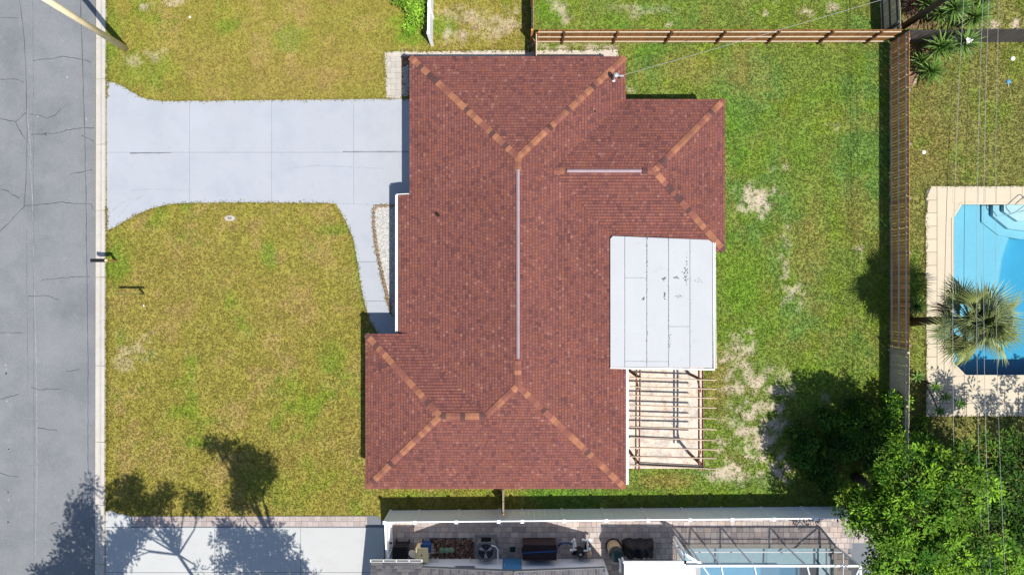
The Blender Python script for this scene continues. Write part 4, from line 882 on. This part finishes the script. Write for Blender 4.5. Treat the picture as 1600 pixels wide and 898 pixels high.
wmb.build('basin_wall', M_['plaster'], pool)
cop = MB()
for i in range(n):
    (ax, ay), (bx, by) = pool_poly[i], pool_poly[(i+1) % n]; d = Vector((bx-ax, by-ay, 0)).normalized()*.05; cop.beam(Vector((ax,ay,.045+.004*i)), Vector((bx,by,.045+.004*i)), .12, .05)
cop.build('coping', M_['pool_deck'], pool)
for k, (pts_, z) in enumerate((([(1549,319),(1549,345),(1576,366),(1610,372),(1680,372),(1680,319)], -.75), ([(1562,319),(1562,336),(1586,356),(1615,360),(1680,360),(1680,319)], -.5), ([(1574,319),(1574,330),(1596,345),(1680,345),(1680,319)], -.25))):
    MB().prism(PL(pts_), -1.2, z).build('step', M_['plaster'], pool)
wat = MB().prism([(p[0]*1, p[1]) for p in PL([(1487.4,341),(1501.2,318.4),(1679,318.4),(1679,586.6),(1507,586.6),(1487.4,567)])], -2.95, -.07).build('water', M_['water'], pool)
rl = thing('handrail', 'chrome handrail over the pool corner steps', 'handrail', tuple(P(1590, 330)))
for (a, b) in (((1568,336),(1600,312)), ((1584,332),(1612,312))):
    p, q = P(*a), P(*b); MB().tube([p+Vector((0,0,-.5)), p+Vector((0,0,.5)), p+Vector((.08,.06,.72)), q+Vector((-.1,-.05,.85)), q+Vector((0,0,.75)), q+Vector((0,0,.05))], .022, 7).build('rail', M_['chrome'], rl)

# ------------------------------------------------------------------ poles and wires
def upole(label, base, m, h, r, arm=True):
    t = thing('utility_pole', label, 'utility pole', tuple(base)); MB().tube([base, base+Vector((0,0,h))], [r, r*.72], 14).build('pole', M_[m], t, True)
    if arm:
        MB().beam(base+Vector((-1.3,0,h-.5)), base+Vector((1.3,0,h-.5)), .1, .12).build('crossarm', M_['pole_dark'], t)
        for dx in (-1.2,-.6,.6,1.2): MB().lathe(base+Vector((dx,0,h-.44)), [(.03,0),(.06,.03),(.05,.08),(.02,.12)], 8).build('insulator', M_['galv'], t)
    return t
upole('pale cream utility pole leaning out over the road at the top left', P(196, 76), 'pole', 9.5, .17)
upole('dark weathered utility pole at the corner where the fences meet', P(1411, 42), 'pole_dark', 9.6, .17)
def wire(label, pxs, hm, m, r=.012):
    x = (pxs[1]-800)*S*(1-hm/H); pts_ = []
    ys3 = np.linspace(-120, 1020, 25)
    for py in ys3:
        px = np.interp(py, [0, 450, 898], pxs); qa = np.polyfit([0, 450, 898], pxs, 2); px = np.polyval(qa, py); f = x/((px-800)*S); h = H*(1-f); pts_.append(P(px, py, h))
    mb = MB(); mb.tube(pts_, r, 5); return tag(mb.build('power_line', M_[m]), label, 'power line', 'overhead lines along the back fence')
wire('black cable nearest the back fence, first of the six overhead lines from the fence', [1497,1476,1483], 5.2, 'wire_dark', .010)
wire('pale overhead line just beyond the black cable nearest the fence', [1506,1489,1497], 5.5, 'wire', .009)
wire('black cable crossing the middle of the palm crown', [1520,1506,1517], 5.8, 'wire_dark', .009)
wire('pale overhead line, first of the three thin ones over the deep pool end', [1536,1526,1536], 7.0, 'wire', .008)
wire('pale overhead line, middle one of the three over the deep pool end', [1545,1537,1548], 7.2, 'wire', .0085)
wire('outermost pale overhead line farthest from the fence', [1561,1556,1571], 7.6, 'wire', .007)
def cable(p0, p1, sag, r, m, label):
    p0, p1 = Vector(p0), Vector(p1); pts_ = [p0.lerp(p1, t)-Vector((0,0,sag*4*t*(1-t))) for t in np.linspace(0, 1, 21)]
    return tag(MB().tube(pts_, r, 5).build('service_cable', M_[m]), label, 'cable')
cable(mp+Vector((.42,.1,.5)), P(1555,-53,7.0), .12, .009, 'wire', 'pale service cable from the roof mast to the corner utility pole')
cable(P(1000,-60,8.2), P(1555,-60,7.6), .2, .01, 'wire_dark', 'thin dark cable leaving the corner pole across the top')

# ------------------------------------------------------------------ small yard things
mbx = thing('mailbox', 'black kerbside mailbox on a yellow wooden post', 'mailbox', tuple(P(182, 408)))
mpz = P(182, 408); MB().box(mpz.x-.05, mpz.x+.05, mpz.y-.05, mpz.y+.05, 0, .95).build('post', M_['mail_wood'], mbx)
MB().box(mpz.x-.45, mpz.x+.02, mpz.y-.06, mpz.y+.06, .9, .95).build('arm', M_['mail_wood'], mbx)
bx = MB(); vs = []; prof = [(-.09,.95),(-.09,1.1),(-.06,1.17),(0,1.2),(.06,1.17),(.09,1.1),(.09,.95)]
for x in (mpz.x-.66, mpz.x+.02): vs += [(x, mpz.y+a, z) for a, z in prof]
bx.add(vs, [(i, i+7, (i+1)%7+7, (i+1)%7) for i in range(7)]+[tuple(range(7)), tuple(range(13,6,-1))]); body = bx.build('box', M_['black'], mbx)
MB().box(mpz.x-.69, mpz.x-.662, mpz.y-.085, mpz.y+.085, .96, 1.15).build('door', M_['black'], mbx)
MB().box(mpz.x+.03, mpz.x+.1, mpz.y-.06, mpz.y+.06, .95, 1.1).build('newspaper_holder', M_['tan'], mbx)
sp = P(225, 459); spost = thing('shadow_post', 'added slim olive green post with a side arm that casts the bar shadow on the front lawn', 'shadow post', tuple(sp))  # post added to cast the bar shadow, olive to blend into the grass
MB().box(sp.x-.04, sp.x+.04, sp.y-.04, sp.y+.04, 0, 1.0).build('post', M_['olive'], spost)
MB().box(sp.x-1.0, sp.x+.3, sp.y-.045, sp.y+.045, .9, .98).build('arm', M_['olive'], spost)
mc = P(359.5, 341); wm = thing('water_meter_cover', 'pale concrete meter cover with a dark lid in the front lawn', 'meter cover', tuple(mc))
MB().prism([(mc.x+.27*math.cos(t)*1.05, mc.y+.15*math.sin(t)) for t in np.arange(0, 6.28, .4)], .0, .05).build('collar', M_['paver_cream'], wm)
for k in (-1, 1): MB().box(mc.x+k*.055-.045, mc.x+k*.055+.045, mc.y-.06, mc.y+.06, .03, .058).build('lid', M_['steel_dark'], wm)
def stone(px, py, r, label, m='pvc', name='stone', cat='stone'):
    p = P(px, py); return tag(MB().lathe((p.x,p.y,0), [(r,0),(r*1.1,r*.4),(r*.6,r*.8)], 8).build(name, M_[m]), label, cat)
stone(1443, 238, .1, 'white stone on the grass right of the long fence'); stone(1582, 92, .11, 'white stone on the lawn above the blue toy'); stone(297, 27, .06, 'tiny white sprinkler head in the top left lawn', name='sprinkler_head', cat='sprinkler'); stone(225, 477, .05, 'small pale stone on the lawn below the post shadow')
tp = P(1575, 128); ty = thing('toy', 'small blue toy lying on the right neighbour lawn', 'toy', tuple(tp)); mb = MB(); mb.lathe(tp, [(.1,0),(.12,.05),(.05,.1)], 9); mb.build('body', M_['blue_door'], ty); MB().tube([tp+Vector((0,-.08,.04)), tp+Vector((-.02,-.3,.03))], .025, 6).build('handle', M_['galv'], ty)

# ------------------------------------------------------------------ bottom neighbour
pc_cols = [(1,1,1),(.9,.88,.88),(1.14,1.12,1.1),(.78,.75,.76),(1.06,.97,.92),(.93,.92,.95)]
npm = MB(); cgx0, cgx1, cgy = 1058.5, 1305.5, 851
for pl_ in ([(606,798),(cgx0,794.7),(cgx0,1000),(606,1000)], [(cgx0,794.7),(cgx1,793),(cgx1,cgy),(cgx0,cgy)], [(cgx1,793),(1345,815),(1400,900),(1400,1000),(cgx1,1000)]): npm.prism(PL(pl_), .001, .012)
npatio = struct(npm.build('paver_patio', M_['joint']))
rockbed = PL([(676,841),(743,841),(743,873),(676,873)])
def pk(x, y):
    q = (np.array([x]), np.array([y]))
    return bool(inpoly(*q, npatio_poly)[0]) and not inpoly(*q, cage_pool)[0] and not inpoly(*q, rockbed)[0] and y > -15.2 and not (x > 17.9 and y < -13.6)
tiled(npatio, 608, 1372, 797, 902, 9.6, 8.4, .055, 'paver_grey', keep=pk, limit=300, cols=pc_cols, gap=.016, jit=.004)
nb = thing('neighbour_house', 'white walled neighbour house with grey shingle roof at the bottom', 'house', tuple(P(800, 900)))
wy_ = -14.38
MB().box(-4.6, 4.85, wy_-.3, wy_, 0, 2.62).build('wall', M_['wall_white'], nb)
MB().box(-6.6, -4.62, wy_-.2, wy_+.05, 0, 2.4).build('wall', M_['white'], nb)
MB().box(-6.6, -6.4, wy_-8, wy_-.22, 0, 2.4).build('wall', M_['white'], nb)
MB().box(4.87, 9.2, wy_-3.2, wy_-3.0, 0, 2.4).build('wall', M_['white'], nb)
MB().box(4.65, 4.85, wy_-3.0, wy_-.32, 0, 2.4).build('wall', M_['white'], nb)
dr_ = MB().box(P(785.5,872).x, P(814.5,872).x, wy_+.002, wy_+.05, .08, 2.12).build('door', M_['blue_door'], nb); MB().lathe((P(789,872).x, wy_+.05, 1.05), [(.03,0),(.035,.03),(.01,.06)], 8, axis=(0,1,0)).build('handle', M_['galv'], dr_)
for (a, b, z0, z1) in ((713,744.5,1.05,2.1), (906,922,1.2,2.1)):
    wf = MB().box(P(a,872).x, P(b,872).x, wy_+.002, wy_+.05, z0, z1).build('window', M_['galv'], nb); MB().box(P(a,872).x+.07, P(b,872).x-.07, wy_+.051, wy_+.056, z0+.07, z1-.07).build('pane', M_['glass'], wf)
gcols = [A(128,125,130), A(120,117,123), A(136,132,136), A(108,105,112), A(142,137,138)]
nr_mb = MB()
L0, Pk, R0 = Vector((-4.45,-13.88,2.45)), Vector((.08,-13.27,4.4)), Vector((4.62,-13.9,2.45))
for (a, b) in ((L0, Pk), (Pk, R0)):
    a2 = Vector((a.x, -24, a.z)); b2 = Vector((b.x, -24, b.z)); dn = Vector((0,0,-.16)); nr_mb.add([a,b,b2,a2,a+dn,b+dn,b2+dn,a2+dn], [(0,3,2,1),(4,5,6,7),(0,1,5,4),(1,2,6,5),(2,3,7,6),(3,0,4,7)])
e0, e1 = (-7.0,-13.62), (-4.47,-13.62)
nr_mb.add([(e0[0],e0[1],2.42),(e1[0],e1[1],2.42),(e1[0],-20,4.2),(e0[0],-20,4.2),(e0[0],e0[1],2.3),(e1[0],e1[1],2.3),(e1[0],-20,4.08),(e0[0],-20,4.08)], [(0,1,2,3),(7,6,5,4),(0,4,5,1),(1,5,6,2),(2,6,7,3),(3,7,4,0)])
nroof = nr_mb.build('roof', M_['steel_dark'], nb)
sg = MB(); shingle(sg, [(-7.0,-13.62),(-4.47,-13.62),(-4.47,-16.5),(-7.0,-16.5)], (0,-13.62), (0,-1), 2.42, .279, .14, (.2,.28,.32), gcols)
shingle(sg, [(-4.45,-13.88),(.08,-13.27),(.08,-16.5),(-4.45,-16.5)], (-4.45,0), (1,0), 2.45, .4305, .14, (.2,.28,.32), gcols); shingle(sg, [(4.62,-13.9),(.08,-13.27),(.08,-16.5),(4.62,-16.5)], (4.62,0), (-1,0), 2.45, .4295, .14, (.2,.28,.32), gcols)
sg.build('shingle', M_['shingle_grey'], nroof)['kind'] = 'stuff'
gl_ = MB().beam(L0.lerp(Pk,0)+Vector((0,.015,-.08)), Pk+Vector((0,.015,-.08)), .03, .2).beam(Pk+Vector((0,.015,-.08)), R0+Vector((0,.015,-.08)), .03, .2).build('bargeboard', M_['steel_dark'], nb)
MB().add([(-4.6,wy_-.15,2.6),(4.85,wy_-.15,2.6),(.1,wy_-.15,4.3)], [(0,1,2)]).build('gable', M_['white'], nb)
gt = gutter((-7.05,-13.6,2.44), (-4.45,-13.6,2.44), nb, side=-1)
MB().box(-7.0,-4.5,-13.578,-13.498,2.36,2.415).build('leaf_litter', M_['cover'], gt)
for k in range(5): x = -7.02+k*.635; MB().box(x, x+.035, -13.59, -13.48, 2.435, 2.45).build('hanger', M_['white'], gt)
# flat white roof over the lanai
lr = thing('lanai_roof', 'bright white flat roof beside the pool cage', 'patio roof', (7.4, -15, 0))
xl = [5.53,6.47,7.42,8.36,9.3]
for a, b in zip(xl[:-1], xl[1:]): MB().box(a+.004, b-.004, -18.0, -13.62, 2.5, 2.62).build('roof_panel', M_['white'], lr)
MB().box(5.5, 9.33, -13.6, -13.5, 2.48, 2.6).build('gutter', M_['white'], lr)
for x in (5.6, 9.2): MB().box(x-.05, x+.05, -13.8, -13.7, 0, 2.5).build('post', M_['white'], lr)
# pool cage
cg = thing('pool_cage', 'white framed screen enclosure over the bottom pool', 'pool cage', (12.8, -14, 0))
NY, EX, TZ = -13.67, 17.13, 2.7
def fr(a, b, w_=.055, h_=.09): MB().beam(a, b, w_, h_).build('frame', M_['aluminium'], cg)
ux = [9.38, 10.27, 11.9, 14.5, 17.13]
for x in ux: fr((x,NY,.02), (x,NY,TZ-.05))
fr((8.6,NY,TZ), (EX,NY,TZ), .09, .1); fr((9.4,NY,.95), (EX,NY,.95), .05, .06); fr((8.6,NY,.06), (EX,NY,.06), .05, .05)
for y in (-15.6,-17.6): fr((EX,y,.02), (EX,y,TZ-.05))
fr((EX,NY,TZ), (EX,-19,TZ), .09, .1); fr((EX,NY-.05,.95), (EX,-19,.95), .05, .06); fr((EX,NY-.03,.06), (EX,-19,.06), .05, .05)
for x in (10.27,11.9,14.5): fr((x,NY,TZ+.02), (x+.3,-16.4,4.0), .06, .11)
fr((9.4,-13.72,TZ+.02), (10.2,-14.8,3.3)); fr((EX,NY,TZ+.02), (EX-1.6,-15.6,3.7)); fr((9.0,-16.4,4.0), (EX-1.6,-16.4,4.0), .06, .11)
for a, b in (((8.55,-13.55,.02),(8.55,-13.55,2.6)), ((8.62,-13.2,.02),(8.62,-13.2,2.5)), ((8.62,-13.2,2.5),(9.35,-13.65,2.6))): fr(a, b, .12, .1)
for (a, b, c, d) in (((9.0,NY,.1),(EX,NY,.1),(EX,NY,TZ),(9.0,NY,TZ)), ((EX,NY,.1),(EX,-19,.1),(EX,-19,TZ),(EX,NY,TZ)), ((9.0,NY,TZ),(EX,NY,TZ),(EX-1.6,-16.4,4),(9.0,-16.4,4)), ((EX,NY,TZ),(EX,-19,TZ),(EX-1.6,-19,4),(EX-1.6,-16.4,4))):
    MB().add([a,b,c,d], [(0,1,2,3)]).build('screen', M_['screen'], cg)
cp = thing('swimming_pool', 'pale turquoise pool under the screen cage at the bottom', 'pool', tuple(P(1180, 880)))
q = np.array(cage_pool); xa, xb, ya, yb = q[:,0].min(), q[:,0].max(), q[:,1].min(), q[:,1].max()
MB().box(xa, xb, P(0,884).y, yb, -.5, -.3).build('shelf', M_['plaster_cage'], cp); MB().box(xa, xb, ya, P(0,884.2).y, -1.9, -1.6).build('floor', M_['plaster_cage'], cp)
MB().box(P(1282,0).x, xb, ya, yb-.02, -.28, -.18).build('step', M_['plaster_cage'], cp)
wmb = MB()
for (ax, ay, bx, by) in ((xa,yb,xb,yb),(xb,yb,xb,ya),(xb,ya,xa,ya),(xa,ya,xa,yb)): wmb.add([(ax,ay,-2),(bx,by,-2),(bx,by,.05),(ax,ay,.05)], [(0,1,2,3)])
wmb.build('basin_wall', M_['plaster_cage'], cp)
MB().box(xa+.01, xb-.01, ya+.01, yb-.01, -1.95, -.08).build('water', M_['water_cage'], cp)
cpo = MB()
for (ax, ay, bx, by) in ((xa-.1,yb+.05,xb+.1,yb+.05),(xa-.05,yb,xa-.05,ya),(xb+.05,yb,xb+.05,ya)): cpo.beam((ax,ay,.07),(bx,by,.07), .2, .06)
cpo.build('coping', M_['paver_cream'], cp)
struct(MB().prism(PL([(1380,868),(1720,855),(1720,1100),(1380,1100)]), .001, .016).build('concrete_pad', M_['concrete']))
# rock bed
struct(MB().prism(rockbed, .001, .02).build('rock_bed', M_['mulch']))
gravel('river_rock', rockbed, 900, (.04,.08), 'rock', [A(120,86,74),A(150,112,94),A(92,66,60),A(176,140,120),A(70,52,50),A(204,180,160)], .02, 'brown river rock bed around the three green lids')
for k, x in enumerate((690.5, 698, 706)):
    p = P(x, 858.5-(k==2)*.3); o = MB().lathe((p.x,p.y,.02), [(.15,0),(.16,.06),(.12,.1),(.03,.11)], 14).build('valve_lid', M_['pale_green'], None, True); tag(o, 'round pale green lid in the river rock, ' + ('nearest the tan box', 'middle one of three', 'nearest the air conditioner')[k], 'lid', 'green lids in the rock bed')
# air conditioner
ap = P(760, 851); ac = thing('air_conditioner', 'dark grey air conditioner with round fan on a concrete pad', 'air conditioner', tuple(ap))
MB().box(ap.x-.64, ap.x+.56, ap.y-.5, ap.y+.58, .0, .1).build('pad', M_['concrete'], ac)
body = MB().prism([(ap.x-.5,ap.y-.34),(ap.x-.34,ap.y-.46),(ap.x+.34,ap.y-.46),(ap.x+.5,ap.y-.34),(ap.x+.5,ap.y+.34),(ap.x+.34,ap.y+.46),(ap.x-.34,ap.y+.46),(ap.x-.5,ap.y+.34)], .1, .85).build('body', M_['steel_dark'], ac, bevel=.02)
sl_ = MB()
for z in np.arange(.16, .8, .05): sl_.box(ap.x-.26, ap.x+.26, ap.y+.46, ap.y+.472, z, z+.02)
sl_.build('louvre', M_['black'], body)
MB().lathe((ap.x,ap.y,.852), [(.43,0),(.44,.03),(.40,.03),(.39,.002)], 28).build('fan_ring', M_['steel_dark'], ac)
MB().lathe((ap.x,ap.y,.853), [(.388,0),(.38,.004)], 28).build('fan_well', M_['black'], ac)
for k in range(3):
    a0 = k*2.094+.5; MB().add([(ap.x+.05*math.cos(a0), ap.y+.05*math.sin(a0), .865)]+[(ap.x+.36*math.cos(a0+t), ap.y+.36*math.sin(a0+t), .862+.03*t) for t in (-.32,-.1,.12,.32)], [(0,1,2,3,4)]).build('fan_blade', M_['fan'], ac)
grl = MB()
for r in (.14,.28,.4): grl.tube([(ap.x+r*math.cos(t), ap.y+r*math.sin(t), .9) for t in np.linspace(0, 6.283, 25)], .005, 4)
for t in np.arange(0, 6.28, .785): grl.tube([(ap.x+.04*math.cos(t), ap.y+.04*math.sin(t), .9),(ap.x+.42*math.cos(t), ap.y+.42*math.sin(t), .885)], .005, 4)
MB().lathe((ap.x,ap.y,.868), [(.06,0),(.05,.03)], 12).build('fan_hub', M_['steel_dark'], ac)
grl.build('grille', M_['steel_dark'], ac)
MB().tube([(ap.x+.3,ap.y+.3,.8),(ap.x+.34,ap.y+.34,1.0),(ap.x+.5,ap.y+.32,1.02),(ap.x+.62,ap.y+.1,.9),(ap.x+.64,ap.y-.55,.85)], .035, 8).build('white_line', M_['pvc'], ac)
# bins, tan cabinet, hose reel
def bin_(label, px, py, w_, d_, h_, m):
    p = P(px, py); t = thing('wheelie_bin', label, 'bin', tuple(p)); k = .82
    b = [(-w_/2*k,-d_/2*k),(w_/2*k,-d_/2*k),(w_/2*k,d_/2*k),(-w_/2*k,d_/2*k)]; u = [(x/k, y/k) for x, y in b]
    vs = [(p.x+x, p.y+y, .05) for x, y in b]+[(p.x+x, p.y+y, h_) for x, y in u]
    MB().add(vs, [(3,2,1,0),(4,5,6,7),(0,1,5,4),(1,2,6,5),(2,3,7,6),(3,0,4,7)]).build('body', M_[m], t, bevel=.02)
    ld = MB(); ld.box(p.x-w_/2-.03, p.x+w_/2+.03, p.y-d_/2-.03, p.y+d_/2+.03, h_+.003, h_+.05); ld.box(p.x-w_/2+.06, p.x+w_/2-.06, p.y-d_/2+.08, p.y+d_/2-.1, h_+.051, h_+.075); ld.build('lid', M_[m], t, bevel=.015)
    MB().tube([(p.x-w_/2+.05,p.y+d_/2+.09,h_-.06),(p.x+w_/2-.05,p.y+d_/2+.09,h_-.06)], .02, 8).build('handle', M_[m], t)
    for sx in (-1, 1): MB().lathe((p.x+sx*(w_/2-.02), p.y+d_/2-.02, .1), [(.1,-.025),(.1,.025)], 12, axis=(1,0,0)).build('wheel', M_['black'], t)
bin_('large black bin beside the white vinyl gate', 630, 854, .72, .78, 1.05, 'black')
bin_('blue bin tucked behind the tan cabinet', 668, 848, .5, .38, .7, 'blue')
tb = P(662, 857); tc = thing('tan_cabinet', 'tan plastic cabinet with a small brown mark next to the black bin', 'cabinet', tuple(tb))
MB().box(tb.x-.32, tb.x+.32, tb.y-.36, tb.y+.36, .06, .8).build('body', M_['tan'], tc, bevel=.04); MB().box(tb.x-.34, tb.x+.34, tb.y-.38, tb.y+.38, .801, .86).build('lid', M_['tan'], tc, bevel=.03)
MB().box(tb.x-.03, tb.x+.03, tb.y-.05, tb.y+.05, .8605, .866).build('mark', M_['yellow_mark'], tc)
for k in (-1, 1): MB().lathe((tb.x+k*.25, tb.y-.4, .06), [(.06,-.02),(.06,.02)], 10, axis=(1,0,0)).build('caster', M_['black'], tc)
hp = P(646, 863); hr = thing('hose_reel', 'pale round hose reel between black bin and tan cabinet', 'hose reel', tuple(hp))
MB().lathe(hp+Vector((0,0,.35)), [(.26,-.12),(.26,-.1),(.14,-.09),(.14,.09),(.26,.1),(.26,.12)], 18, axis=(.4,.8,.4)).build('drum', M_['pvc'], hr); MB().lathe(hp+Vector((0,0,.35)), [(.2,-.085),(.21,.085)], 18, axis=(.4,.8,.4)).build('hose', M_['concrete'], hr)
MB().box(hp.x-.2, hp.x+.2, hp.y-.12, hp.y+.12, 0, .12).build('stand', M_['galv'], hr)
# dark ribbed box with blue strap
dp = P(842, 851); db = thing('storage_box', 'dark ribbed box with a blue strap outside the white house wall', 'storage box', tuple(dp))
MB().box(dp.x-.86, dp.x+.86, dp.y-.42, dp.y+.42, .05, 1.0).build('body', M_['box_dark'], db, bevel=.03)
for k in range(9): MB().box(dp.x-.88, dp.x+.88, dp.y-.4+k*.091, dp.y-.335+k*.091, 1.001, 1.035).build('rib', M_['box_dark'], db)
MB().beam((dp.x-.9,dp.y-.02,1.05),(dp.x+.9,dp.y+.1,1.05), .07, .02).build('strap', M_['blue'], db)
for k in (-1, 1): MB().box(dp.x+k*.9-.03, dp.x+k*.9+.03, dp.y-.1, dp.y+.1, .5, .8).build('handle', M_['black'], db)
hz_ = P(880, 848); tag(MB().tube([P(872,853,.1), P(876,849,.3), P(882,847,.3), P(889,848,.25), P(893,850,.2)], .05, 8).build('hose', M_['blue'], None, True), 'short blue hose curving from the dark box to the pump', 'hose')
# pump set
pp = P(905, 852); pu = thing('pool_pump', 'pool pump set with white pipes, black filter and tan tank', 'pool pump', tuple(pp))
def Q(px, py, z): p = P(px, py, z); return (p.x, p.y, z)
for pts_ in ([(893,846,.5),(897,842,.5),(897,848,.5),(896,858,.5),(892,858,.5)], [(891,859,.45),(901,858,.45)], [(897,852,.5),(899,853,.6),(899,846,.6)], [(911,842,.6),(915,844,.6),(923,842,.6)], [(918,843,.6),(918,850,.55),(918,858,.5)], [(912,860,.5),(921,859,.5),(921,856,.5)]):
    MB().tube([Q(*a) for a in pts_], .045, 8).build('pipe', M_['pvc'], pu)
for (x, y) in ((897,842),(911,842),(923,842),(892,858),(921,856),(918,850)): MB().lathe(Q(x, y, .46), [(.05,0),(.07,.03),(.07,.1),(.04,.14)], 9).build('valve', M_['pvc'], pu)
a = Q(905, 858, 0); MB().lathe(a, [(.2,.02),(.2,.3),(.24,.32),(.24,.5),(.15,.62),(.06,.66)], 16).build('filter', M_['black'], pu); MB().lathe((a[0],a[1],.62), [(.05,0),(.06,.08),(.02,.1)], 10).build('gauge', M_['galv'], pu)
a = Q(919, 860, 0); MB().lathe(a, [(.15,.02),(.16,.5),(.14,.62),(.05,.66)], 14).build('tank', M_['tan_tank'], pu)
a = Q(917, 851, 0); MB().lathe((a[0],a[1],.25), [(.13,-.2),(.15,0),(.13,.22)], 12, axis=(0,1,.2)).build('motor', M_['black'], pu); MB().box(pp.x-.5, pp.x+.62, pp.y-.5, pp.y+.38, 0, .04).build('base', M_['mulch'], pu)
for k in range(5): MB().tube([Q(893+k*1.5, 866+k%2*3, .04), Q(896+k, 862-k%2*2, .12)], .02, 6).build('pipe_offcut', M_['pipe_dark'], pu)
# tan and dark tank
tk = P(958, 852); tn_ = thing('filter_tank', 'tall tan tank with dark dome and pale pipe beside the covered grill', 'tank', tuple(tk))
MB().lathe(tk, [(.34,0),(.36,.05),(.36,.95),(.33,1.0)], 24).build('body', M_['tan_tank'], tn_, True); MB().lathe(tk, [(.345,1.002),(.37,1.04),(.37,1.3),(.28,1.5),(.1,1.58)], 24).build('dome', M_['dark_green'], tn_, True); MB().lathe(tk, [(.42,.0),(.42,.08),(.37,.1)], 24).build('foot_ring', M_['black'], tn_)
MB().tube([tk+Vector((.05,-.05,1.5)), tk+Vector((.12,-.15,1.66)), tk+Vector((.14,-.7,1.7)), tk+Vector((.14,-.75,1.3))], .06, 9).build('pipe', M_['pvc'], tn_, True)
# covered grill
gp = P(995, 852); gr_ = thing('covered_grill', 'barbecue grill under a creased black cover', 'grill', tuple(gp))
nx2, ny2 = 26, 16; vs = []; 
for j in range(ny2):
    for i in range(nx2):
        u, v_ = i/(nx2-1)*2-1, j/(ny2-1)*2-1; ed = max(abs(u)**6, abs(v_)**6); z = 1.12*(1-ed)+.1*math.sin(u*7)*(1-ed)+.09*R.uniform(-1,1)*(1-ed)+.06*math.sin(u*15+v_*4)*(1-ed); bul = 1+.05*math.sin(u*9)+.04*R.uniform(-1,1)
        vs.append((gp.x+u*.82*bul, gp.y+v_*.42*bul, max(.03, z)))
MB().add(vs, [(j*nx2+i, j*nx2+i+1, (j+1)*nx2+i+1, (j+1)*nx2+i) for j in range(ny2-1) for i in range(nx2-1)]).build('cover', M_['cover'], gr_, True)
MB().box(gp.x+.1, gp.x+.24, gp.y-.22, gp.y-.16, 1.2, 1.23).build('badge', M_['galv'], gr_)
# little fittings
dq = P(801, 857); tag(MB().box(dq.x-.14, dq.x+.14, dq.y-.14, dq.y+.14, .05, .064).build('drain_cover', M_['dark_green']), 'dark square drain cover in the pavers near the blue door', 'drain')
for (x, lb) in ((677,'thin white pipe stub by the tan cabinet'),(684,'second white pipe stub on the house wall'),(735,'white pipe stub by the air conditioner')):
    p = P(x, 866); tag(MB().tube([(p.x,p.y-.15,.0),(p.x,p.y-.15,.5),(p.x+.05,p.y-.05,.55)], .03, 7).build('pipe_stub', M_['pvc']), lb, 'pipe')
